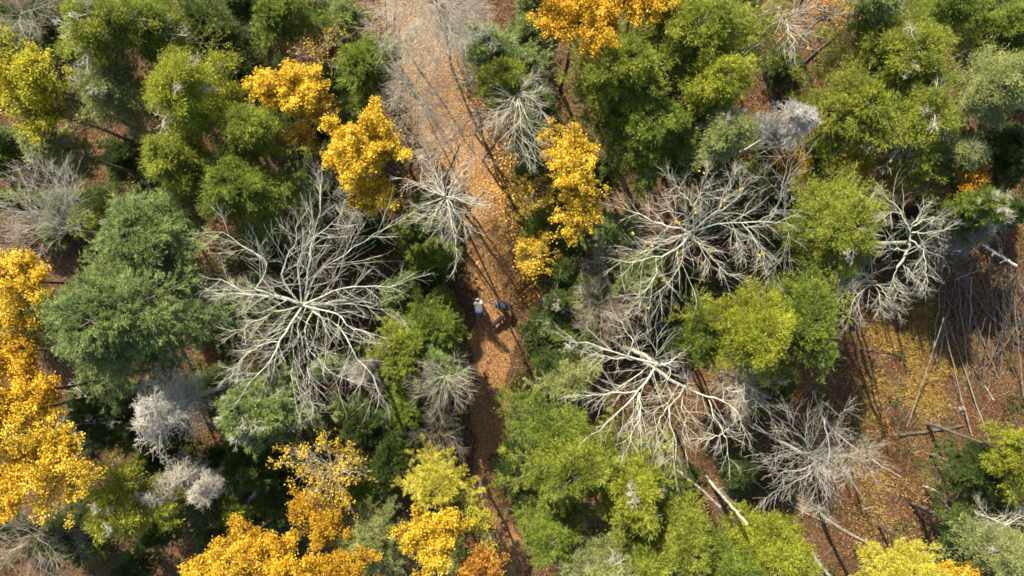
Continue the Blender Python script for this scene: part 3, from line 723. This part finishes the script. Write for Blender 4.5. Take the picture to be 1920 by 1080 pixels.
bare('bare_tree', 'greyish bare tree between the evergreens and the clearing', (1395, 716), 10, [
  ([(1354,688),(1391,713),(1416,736),(1440,770),(1462,786)], 1.0, -.3, .2), [(1400,722),(1425,700),(1440,690)], [(1405,728),(1435,725),(1455,715)], [(1400,720),(1392,745),(1375,760)], [(1400,720),(1400,695),(1385,680)]],
  'ash', 17, zf=9, rl=.04, k=(8, 6, 4), tw='twig', zt=.5, auto=(6, 50, .4, .7))
bare('bare_tree', 'twisted pale bare tree right of the round olive green evergreen', (1700, 455), 12, [
  ([(1682,501),(1706,464),(1706,433),(1688,398),(1658,364)], 1.6, -.4, 1.0), ([(1709,436),(1757,436),(1788,421)], .8, .2, .4), ([(1706,430),(1723,419),(1740,410),(1777,405)], .7, .3, .4),
  ([(1706,450),(1730,467),(1738,501),(1736,542)], .8, .1, .2), ([(1700,470),(1671,467),(1658,436)], .7, 0, .5), ([(1706,432),(1712,422),(1726,395),(1736,378)], .8, .3, .5),
  ([(1690,492),(1722,528),(1736,542)], .6, -.4, .2), ([(1690,400),(1670,400),(1650,410)], .6, .5, .4), ([(1682,501),(1675,530),(1690,560)], .5, -.4, .1)],
  'lichen', 18, zf=11, rl=.08, k=(7, 5, 4), tw='twig', ratio=.34, parent_limb=False)
bare('bare_tree', 'small white bare treetop at the upper corner of the sunny clearing', (1640, 528), 10.5, [
  ([(1628,518),(1654,542),(1670,560),(1685,587)], 1.3, 0, .3), ([(1634,522),(1635,501),(1627,477)], .8, 0, .3), [(1634,522),(1600,530),(1575,560)], [(1630,520),(1610,510),(1590,520)], [(1645,535),(1650,565),(1655,590)], [(1640,528),(1600,560),(1590,610)]],
  'lichen', 19, zf=9.5, rl=.05, k=(8, 6, 4), tw='twig', zt=.1)
bare('bare_tree', 'tall bare tree with a mist of grey twigs at the lower clearing', (1535, 868), 12, [
  ([(1545,785),(1557,830),(1547,870),(1550,920),(1548,960)], 1.3, -.2, .3), ([(1540,868),(1527,870),(1493,880),(1453,890),(1443,877)], 1.1, 0, .3), ([(1530,875),(1520,883),(1480,910),(1443,927)], .9, 0, .3),
  ([(1530,868),(1513,837),(1520,805)], .8, 0, .3), ([(1535,868),(1500,835),(1450,815)], .7, 0, .3), ([(1535,870),(1500,860),(1430,850)], .7, 0, .3), ([(1545,860),(1580,850),(1600,870)], .6, 0, .3), ([(1535,870),(1530,910),(1535,940)], .6, 0, .3),
  ([(1548,955),(1530,955),(1510,957)], .5, 0, .1), ([(1548,830),(1570,790),(1590,760)], .5, 0, .3), ([(1535,860),(1490,800),(1450,780)], .6, 0, .3)],
  'ash', 20, zf=11.5, rl=.06, k=(6, 6, 3), tw='twig', ratio=.38)
bare('bare_tree', 'grey bare tree fanning across the left edge', (135, 432), 12, [
  [(135,432),(100,410),(60,385),(10,365)], [(135,430),(110,380),(85,330),(70,310)], [(130,430),(80,420),(20,425)], [(135,430),(140,390),(135,345)], [(130,435),(80,440),(30,455)],
  [(135,430),(90,390),(40,340)], [(135,425),(120,370),(110,330)], [(135,432),(70,400),(5,395)]], 'ash', 21, zf=10.5, rl=.045, k=(10, 7, 5), tw='twig', zt=1.0, ratio=.45)
bare('bare_tree', 'tan-grey bare tree hanging over the track at the top edge', (815, -5), 12, [
  [(815,-5),(810,30),(800,60),(770,90)], [(815,-5),(780,20),(740,40),(705,50)], [(815,-5),(840,40),(850,70)], [(815,-5),(860,20),(900,45)], [(815,0),(822,60),(820,100)], [(812,0),(790,50),(755,75)],
  [(815,0),(835,45),(870,70)], [(815,0),(770,5),(715,10)], [(815,0),(870,5),(905,20)]], 'ash', 22, zf=11.5, rl=.055, k=(12, 8, 5), tw='twig', zt=.2, ratio=.5, auto=(8, 95, .3, .7))
bare('bare_tree', 'pale thin bare tree reaching leftward across the upper track', (895, 205), 9, [
  [(895,150),(850,145),(800,150),(755,160)], [(895,195),(850,190),(800,192),(750,198)], [(893,250),(850,262),(810,270),(785,285)], [(895,205),(850,220),(800,215)], [(895,205),(870,240),(830,280)], [(893,170),(860,120),(850,90)], [(890,210),(880,250),(895,300)]],
  'ash', 23, zf=7.5, rl=.055, k=(11, 8, 5), tw='twig', zt=.6, ratio=.5)
bare('bare_tree', 'thin grey bare tree veiling the left side of the upper track', (775, 165), 9, [], 'ash', 35, zf=7.5, rl=.03, k=(7, 6, 4), tw='twig', auto=(14, 85, .6, .9), ratio=.45)
bare('bare_tree', 'small bare tree with drooping white limbs above the tall yellow crown', (972, 170), 10.5, [
  [(972,170),(990,150),(1008,138)], [(972,172),(1000,185),(1025,215)], [(972,175),(985,220),(1000,250),(1003,300)], [(970,175),(965,230),(965,285)], [(968,175),(950,210),(930,240)], [(975,168),(995,175),(1020,170)], [(972,175),(978,240),(985,300)], [(968,172),(940,200),(905,215)]],
  'white', 24, zf=9.5, rl=.042, k=(9, 6, 4), tw='twig', zt=.1, ratio=.36)
bare('bare_tree', 'small fine-twigged bare tree left of the track below the young evergreens', (832, 706), 8, [
  [(832,706),(826,740),(820,775)], [(832,706),(848,735),(855,760)], [(832,706),(800,710),(770,720)], [(832,706),(865,700),(885,690)], [(832,706),(805,735),(780,750)], [(832,706),(860,720),(880,740)]],
  'lichen', 25, zf=7, rl=.032, k=(8, 6, 4), tw='tan', zt=.2, auto=(8, 48, .2, .6))
bare('bare_tree', 'thin tangled bare tree between the leaning trunk and the broken-limbed tree', (1130, 575), 7, [
  [(1130,575),(1110,600),(1085,625)], [(1130,575),(1150,600),(1175,640)], [(1130,575),(1105,560),(1080,560)], [(1130,575),(1165,570),(1200,590)], [(1130,575),(1125,620),(1130,650)]],
  'tan', 26, zf=5.5, rl=.022, k=(9, 6, 4), tw='tan', zt=.6, auto=(8, 65, .8, .7))
bare('bare_tree', 'brown-grey bare tree in the bottom left corner', (55, 1010), 10, [], 'tan', 27, zf=8.5, rl=.04, k=(8, 6, 4), tw='tan', auto=(16, 85, .8, .9))
bare('bare_tree', 'faint grey bare tree right above the big bare tree', (620, 370), 7, [], 'ash', 28, zf=6, rl=.03, k=(8, 6, 4), tw='twig', auto=(12, 75, .8, .9))
bare('bare_tree', 'bare tree with twigs over the lower track edge, above the larch', (820, 815), 6, [], 'tan', 29, zf=5, rl=.02, k=(8, 5, 3), tw='tan', auto=(12, 50, .6, .9))
bare('bare_tree', 'dark bare tree in the top left corner', (35, 25), 9, [], 'ash', 30, zf=8, rl=.035, k=(8, 6, 4), tw='tan', auto=(14, 75, .8, .9))
bare('bare_tree', 'pale forked bare tree on the top edge among orange leaves', (1470, 20), 12, [
  [(1470,5),(1475,40),(1480,58),(1470,90)], [(1478,50),(1488,75),(1490,105)], [(1470,10),(1450,15),(1430,25)], [(1475,30),(1500,20),(1540,10)]], 'white', 31, zf=11, rl=.04, k=(8, 6, 4), tw='tan', zt=.2, tleaf=('rust', .02, .10))
bare('bare_tree', 'spindly bare tree behind the young evergreen in the right corner', (1885, 985), 8, [
  [(1900,970),(1885,1000),(1870,1030)], [(1900,965),(1870,975),(1850,990)], [(1895,975),(1880,990),(1860,985)]], 'white', 32, zf=7, rl=.04, k=(7, 5, 3), tw='twig', zt=.2, auto=(6, 60, .2, .7))
bare('bare_tree', 'faint bare tree between the yellow crown and the low evergreens, right of track', (1140, 500), 7, [], 'tan', 33, zf=6, rl=.022, k=(8, 5, 3), tw='tan', auto=(10, 60, .6, .9))
bare('bare_tree', 'low grey bare tree among the mossy floor of the clearing', (1600, 860), 6, [], 'ash', 34, zf=5, rl=.02, k=(8, 5, 3), tw='twig', auto=(10, 70, .4, .9))

# ---- grey dead evergreens
snag('dead_evergreen_tree', 'bleached white fuzzy snag among the top right evergreens', 1487, 228, 46, 38, 9.5, 'deadp', 41, 1.2)
snag('dead_evergreen_tree', 'big grey fuzzy snag below the huge sage evergreen', 305, 765, 56, 78, 12.0, 'dead', 42, .95)
snag('dead_evergreen_tree', 'grey snag growing against the lime evergreen at lower left', 300, 925, 36, 34, 9, 'dead', 43, .8)
snag('dead_evergreen_tree', 'dark grey snag above the tangle of fallen poles', 1808, 438, 60, 46, 6.5, 'ash', 44, 1.0)
snag('dead_evergreen_tree', 'small grey snag by the thin fallen branch at lower left', 388, 915, 22, 34, 8.0, 'dead', 45, 1.0)
snag('dead_evergreen_tree', 'narrow grey snag at the foot of the largest bare tree', 682, 700, 28, 34, 6.0, 'ash', 46, 1.0)

# ------------------------------------------------------------------ logs, leaning trunks, poles
def log(name, label, cat, pts, r0, r1, wood, seed, stubs=6, group=None, stub_len=.5):
    """pts: (px, py, z) from thick to thin end"""
    rng = np.random.default_rng(seed)
    W = np.array([at(a, b, z) for a, b, z in pts])
    for i in range(len(W)):
        W[i, 2] += float(ground_z(W[i, 0], W[i, 1])) if pts[i][2] < 1 else 0
    P = resample(W, 14); o = P[0].copy(); o[2] = 0
    P = P - o; P[1:-1] += rng.normal(size=(12, 3)) * .02
    R = np.linspace(r0, r1, 14) * rng.uniform(.92, 1.08, 14)
    T = Tubes(); T.add(P[None], R[None], 9)
    # closed sawn / broken ends
    for e, s in ((0, -1), (13, 1)):
        d = norm((P[1] - P[0]) if e == 0 else (P[13] - P[12]))
        T.add(np.stack([P[e], P[e] + d * s * .012])[None], np.array([[R[e], R[e] * .05]]), 9)
    if stubs:
        Q, Rq = spawn(P[None], R[None] * .6, stubs, stub_len / max(1, np.linalg.norm(P[-1] - P[0])), .9, rng, N=5, up=.1, wig=.15, t0=.2, rr=.5, tip=False)
        T.add(Q, Rq, 4)
        if stub_len > .8:
            S, Rs = spawn(Q, Rq, 5, .5, .7, rng, N=4, up=.05); T.add(S, Rs, 3)
    t = mesh = T.build(name, BK[wood], None); t.location = o
    return tag(t, label, cat, group)

log('tree_trunk', 'long grey trunk leaning up beside the track, right of the people', 'tree trunk', [(1003, 748, .1), (1012, 690, 1.2), (1030, 600, 2.8), (1052, 505, 4.2)], .085, .035, 'grey', 61, 10, stub_len=.7)
log('tree_trunk', 'bright white trunk leaning out from under the lower right evergreens', 'tree trunk', [(1325, 893, 4.5), (1350, 925, 7.0), (1400, 982, 11.2)], .068, .058, 'white', 62, 3)
log('tree_trunk', 'long pale trunk left of the bright white one', 'tree trunk', [(1195, 825, .1), (1285, 893, 4.0), (1350, 950, 8)], .075, .06, 'ash', 63, 4)
log('tree_trunk', 'pale leaning trunk with a twiggy top crossing the clearing', 'tree trunk', [(1527, 735, .2), (1543, 787, 1.5), (1580, 823, 3), (1620, 853, 4.5), (1690, 895, 6.5)], .055, .02, 'ash', 64, 14, stub_len=1.3)
log('fallen_log', 'thick pale fallen log in the dark hollow at lower left', 'log', [(443, 970, .12), (468, 936, .3), (503, 898, .5)], .13, .10, 'ash', 65, 0)
log('fallen_log', 'thin grey fallen log lying level below the thick one', 'log', [(432, 996, .08), (350, 994, .08)], .07, .045, 'ash', 66, 3, stub_len=.3)
log('fallen_log', 'brown fallen log behind the thin grey one in the hollow', 'log', [(440, 945, .08), (300, 1000, .08)], .09, .06, 'brown', 67, 2, stub_len=.3)
log('fallen_log', 'short grey fallen log at the bottom edge below the evergreens', 'log', [(1523, 1043, .1), (1560, 1085, .1)], .11, .09, 'ash', 68, 0)
log('fallen_log', 'long thin brown log on the lower clearing floor', 'log', [(1640, 1022, .06), (1560, 985, .06), (1475, 945, .06)], .05, .03, 'tan', 69, 6, stub_len=.4)
log('fallen_log', 'dark log lying across the middle of the clearing', 'log', [(1685, 815, .08), (1740, 808, .08), (1805, 798, .08)], .09, .06, 'brown', 70, 3, stub_len=.3)
log('fallen_log', 'thin grey log near the long brown one on the clearing floor', 'log', [(1408, 895, .06), (1455, 937, .06)], .045, .03, 'ash', 71, 3, stub_len=.3)
log('fallen_log', 'narrow dark log at the right verge of the track below the leaning trunk', 'log', [(1000, 750, .08), (975, 665, .08), (958, 610, .08)], .05, .03, 'brown', 72, 4, stub_len=.3)
log('fallen_branch', 'small bleached branch on the brown floor near the right edge', 'branch', [(1862, 750, .06), (1845, 722, .08)], .045, .02, 'ash', 73, 3, stub_len=.3)
log('fallen_branch', 'short white branch on the mossy lower clearing', 'branch', [(1638, 950, .06), (1615, 955, .08)], .035, .02, 'white', 74, 2, stub_len=.2)
log('fallen_branch', 'forked grey branch in the dark hollow near the small snag', 'branch', [(1712, 958-0, .06), (1748, 925, .08)], .03, .015, 'ash', 75, 4, stub_len=.4)
log('fallen_branch', 'straight thin branch left of the thick pale log', 'branch', [(425, 957, .08), (395, 925, .3)], .025, .012, 'ash', 76, 3, stub_len=.3)
log('fallen_branch', 'pale stick above the pole tangle pointing at the snag', 'branch', [(1790, 525, 1.2), (1855, 500, 2.0)], .03, .02, 'tan', 77, 3, stub_len=.3)
log('fallen_log', 'grey trunk of the dark snag lying toward the right edge', 'log', [(1905, 498, 4.2), (1870, 478, 4.5), (1838, 455, 4.8)], .07, .05, 'dead', 78, 14, stub_len=.7)
rng = np.random.default_rng(9)
for i in range(82):
    px = rng.uniform(1765, 1935); py = rng.uniform(465, 600) + max(0, (1790 - px)) * .5
    a = rng.normal(.06, .26) if i % 3 else rng.normal(.3, .8)
    L = rng.uniform(80, 240) * (1 if i % 4 else .6); z1 = rng.uniform(.5, 3.2) if i % 3 else .3
    r = rng.uniform(.016, .042)
    log('dead_pole', 'thin dead pole in the tangle of leaning and fallen poles at the right edge', 'pole',
        [(px + math.sin(a) * L, py + L * math.cos(a), .08), (px + math.sin(a) * L * .5, py + L * .5, z1 * .5), (px, py, z1)],
        r, r * .5, ('grey', 'brown', 'grey', 'tan', 'brown')[i % 5], 900 + i, 5, 'dead poles tangled at the right edge', .5)
for i, (px, py, h_) in enumerate([(1600, 470, 5.5), (1625, 500, 5), (1648, 455, 6), (1672, 488, 5.5), (1690, 520, 4.5), (1700, 465, 6), (1655, 520, 4.5), (1720, 500, 5), (1575, 560, 5), (1600, 600, 4.5), (1560, 640, 5),
        (1465, 25, 6), (1500, 10, 6.5), (1440, 45, 6), (872, 402, 8), (905, 300, 7), (835, 330, 8), (955, 470, 4.5), (1615, 445, 8), (1668, 430, 8), (1640, 480, 7.5), (1700, 490, 7), (1730, 460, 7), (745, 130, 6), (722, 85, 6), (748, 215, 8), (768, 320, 8), (738, 60, 8), (890, 250, 7), (862, 455, 7), (1560, 760, 7), (1612, 655, 7), (1590, 540, 8)]):
    g = at(px, py); q = (CAM_H - h_) / CAM_H  # slim trunks added to throw shadow streaks, leaned inward to look short
    top = ((g[0] - .16 * h_ * np.sign(g[0])) / (MPP * q) + 960, 540 - (g[1] + .03 * h_) / (MPP * q), h_)
    where = 'under the bare trees by the sunny clearing' if px > 1550 and py > 300 else ('under the orange trees at the top edge' if px > 1400 else 'beside the track')
    log('added_shadow_trunk', 'slim trunk added to cast shadow, standing ' + where, 'sapling', [(px, py, .05), ((px + top[0]) / 2 + 3, (py + top[1]) / 2, h_ / 2 + .3), top], .062, .03, 'grey', 700 + i, 7, 'trunks added to cast shadow streaks ' + where, .6)

# stones and stumps
def stone(label, px, py, r, seed, mat):
    rng = np.random.default_rng(seed); p = at(px, py)
    me = bpy.data.meshes.new('stone'); import bmesh
    bm = bmesh.new(); bmesh.ops.create_icosphere(bm, subdivisions=3, radius=r)
    ph = rng.random(6) * 6
    for v in bm.verts:
        s = 1 + .16 * math.sin(v.co.x / r * 2.3 + ph[0]) + .14 * math.sin(v.co.y / r * 3 + ph[1]) + .1 * math.sin(v.co.z / r * 4 + ph[2])
        v.co = Vector((v.co.x * s * 1.2, v.co.y * s, v.co.z * s * .6))
    bm.to_mesh(me); bm.free(); me.materials.append(mat)
    o = bpy.data.objects.new('stone', me); C.objects.link(o); o.location = (p[0], p[1], float(ground_z(p[0], p[1])) + r * .2)
    return tag(o, label, 'stone')
ST = plain('grey_stone', (.22, .21, .19), .9, .3, 12)
stone('rounded grey stone at the lower middle of the clearing', 1750, 890, .10, 3, ST)
stone('small grey stone under the twiggy top of the leaning trunk', 1636, 886, .08, 4, ST)
stone('largest grey stone, near the small bleached branch at right', 1803, 766, .14, 5, ST)

# ------------------------------------------------------------------ people and dog
def skin(name, verts, edges, radii, mat, parent=None, root=0, lv=2):
    me = bpy.data.meshes.new(name); me.from_pydata(verts, edges, []); me.materials.append(mat)
    o = bpy.data.objects.new(name, me); C.objects.link(o)
    m = o.modifiers.new('skin', 'SKIN'); m.use_smooth_shade = True
    for i, r in enumerate(radii):
        sv = me.skin_vertices[0].data[i]
        sv.radius = (r, r) if not isinstance(r, tuple) else r
        sv.use_root = (i == root)
    s = o.modifiers.new('sub', 'SUBSURF'); s.levels = lv; s.render_levels = lv
    if parent: o.parent = parent
    return o

def person(label, px, py, rz, cols, bend=75, pz=0.0):
    """a person bending forward along local +y; cols: jacket, trousers, hat, hair, skin, boots"""
    J, TRO, HAT, SK, BO = cols
    b = math.radians(bend); hip = Vector((0, 0, .90))
    fwd = Vector((0, math.sin(b), math.cos(b)))                 # along the spine
    up = Vector((0, -math.cos(b), math.sin(b)))
    sp = lambda d, x=0, u=0: tuple(hip + fwd * d + up * u + Vector((x, 0, 0)))
    kn = lambda s, st: (s * .10, .02 + st * .10, .49); an = lambda s, st: (s * .11, st * .14 - .03, .09); to = lambda s, st: (s * .13, st * .14 + .13, .05)
    sh = .17
    V = [sp(0, 0, -.02), sp(.2), sp(.38), sp(.50), sp(.58, 0, .02), sp(.66, 0, .05), sp(.74, 0, .06)]
    E = [(i, i + 1) for i in range(6)]; R = [(.10, .08), (.11, .08), (.14, .10), (.10, .08), .055, .085, .07]
    def add(pts, rad, start):
        prev = start
        for p, r in zip(pts, rad):
            V.append(p); R.append(r); E.append((prev, len(V) - 1)); prev = len(V) - 1
        return prev
    arms = {}
    for s, reach in ((-1, .42), (1, .36)):
        S = Vector(sp(.46, s * sh)); El = S + Vector((-s * .01, .02, -.28)); Wr = El + Vector((-s * .06, .10 * (reach / .4), -.22)); H = Wr + Vector((0, .05, -.06))
        e = add([tuple(S), tuple(El), tuple(Wr), tuple(H)], [.058, .042, .030, (.034, .018)], 3); arms[s] = (S, El, Wr, H)
        for k in range(4):                                      # fingers
            f0 = H + Vector((-.027 + .018 * k, .02, -.03)); f1 = f0 + Vector((.002 * (k - 1.5), .025, -.035 - .006 * (k in (1, 2)))); f2 = f1 + Vector((0, .004, -.028))
            add([tuple(f0), tuple(f1), tuple(f2)], [.010, .009, .007], e)
        t0 = Wr + Vector((-s * .035, .03, -.03)); add([tuple(t0), tuple(t0 + Vector((-s * .02, .02, -.035)))], [.011, .009], e - 1 + 0)
    for s, st in ((-1, 1), (1, -1)):
        add([(s * .09, -.01, .86), kn(s, st), an(s, st), to(s, st)], [(.085), .058, .042, .035], 0)
    g = at(px, py); gz = float(ground_z(g[0], g[1]))
    body = skin('person', V, E, R, SK, None, 0, 2)
    body.location = (g[0], g[1], gz + .03); body.scale = (1.0, 1.0, 1.0); body.rotation_euler = (0, 0, rz)
    tag(body, label, 'person')
    # jacket: torso and sleeves, a shell 2 cm outside the body
    V2 = [sp(-.07), sp(.2), sp(.38), sp(.50), sp(.55, 0, .02)]; E2 = [(0, 1), (1, 2), (2, 3), (3, 4)]; R2 = [(.215, .165), (.20, .15), (.20, .145), (.15, .11), .075]
    for s in (-1, 1):
        S, El, Wr, H = arms[s]; n = len(V2); V2 += [tuple(S), tuple(El), tuple(El.lerp(Wr, .9))]; R2 += [.082, .064, .050]; E2 += [(3, n), (n, n + 1), (n + 1, n + 2)]
    skin('jacket', V2, E2, [(r[0] * 1.12, r[1] * 1.12) if isinstance(r, tuple) else r * 1.1 for r in R2], J, body)
    V3 = [(0, 0, .90)]; E3 = []; R3 = [(.175, .15)]
    for s, st in ((-1, 1), (1, -1)):
        n = len(V3); V3 += [(s * .095, -.02, .82), kn(s, st), tuple(Vector(an(s, st)) + Vector((0, 0, .05)))]; R3 += [.125, .085, .068]; E3 += [(0, n), (n, n + 1), (n + 1, n + 2)]
    skin('trousers', V3, E3, R3, TRO, body)
    for s, st in ((-1, 1), (1, -1)):
        a_ = Vector(an(s, st)); t_ = Vector(to(s, st))
        skin('boot', [tuple(a_ + Vector((0, -.02, .03))), tuple(a_ + Vector((0, -.02, -.03))), tuple(t_ + Vector((0, .02, .01)))], [(0, 1), (1, 2)], [.058, .058, .045], BO, body)
    hd = Vector(sp(.70, 0, .065))
    skin('hair', [tuple(hd - fwd * .05 + up * .03), tuple(hd + up * .045), tuple(hd + fwd * .05 + up * .02)], [(0, 1), (1, 2)], [.105, .13, .11], HAT, body)
    fz = Vector(sp(.72, 0, -.05))                                 # face looks at the ground
    skin('nose', [tuple(fz), tuple(fz - up * .035)], [(0, 1)], [.016, .011], SK, body)
    return body

M_white = plain('white_jacket', (.80, .79, .74), .8, .1, 30); M_blue = plain('blue_jeans', (.05, .08, .36), .8, .2, 40)
M_navy = plain('navy_jacket', (.020, .026, .050), .7, .25, 30); M_dark = plain('dark_trousers', (.025, .025, .032), .8, .2, 40)
M_skin = plain('skin', (.48, .29, .21), .6, .06, 20); M_fair = plain('sandy_hair', (.48, .42, .33), .7, .2, 50)
M_greyh = plain('grey_hair', (.12, .11, .11), .7, .2, 50); M_boot = plain('boot_leather', (.05, .03, .02), .6, .2, 30)
person('person in a white jacket and blue jeans bending over the track', 900, 584, math.radians(8), (M_white, M_blue, M_fair, M_skin, M_boot), 78)
person('person in a navy jacket and dark trousers bending over the track', 950, 574, math.radians(74), (M_navy, M_dark, M_greyh, M_skin, M_boot), 72)

def dog(label, px, py, rz):
    m = plain('black_fur', (.014, .014, .019), .7, .3, 40)
    V = [(0, -.20, .44), (0, 0, .43), (0, .22, .44), (0, .33, .52), (0, .42, .60), (0, .50, .59), (0, .58, .56)]
    E = [(i, i + 1) for i in range(6)]; R = [(.14, .12), (.13, .11), (.15, .15), (.10, .095), (.10, .085), (.05, .045), (.028, .025)]
    def add(pts, rad, start):
        prev = start
        for p, r in zip(pts, rad): V.append(p); R.append(r); E.append((prev, len(V) - 1)); prev = len(V) - 1
    add([(0, -.30, .46), (0, -.40, .38), (0, -.48, .36)], [.03, .022, .014], 0)
    for s in (-1, 1):
        add([(s * .075, -.20, .34), (s * .08, -.14, .26), (s * .08, -.27, .15), (s * .08, -.25, .04), (s * .08, -.20, .02)], [.07, .045, .028, .024, .026], 0)
        add([(s * .07, .23, .32), (s * .075, .22, .19), (s * .075, .23, .04), (s * .075, .27, .02)], [.055, .032, .024, .026], 2)
        add([(s * .05, .41, .68), (s * .075, .40, .62)], [.022, .014], 4)
    o = skin('dog', V, E, R, m, None, 1, 2)
    g = at(px, py); o.location = (g[0], g[1], float(ground_z(g[0], g[1])) + .02); o.rotation_euler = (0, 0, rz)
    return tag(o, label, 'dog')
dog('black dog standing in shade just below the two people', 930, 604, math.radians(-50))
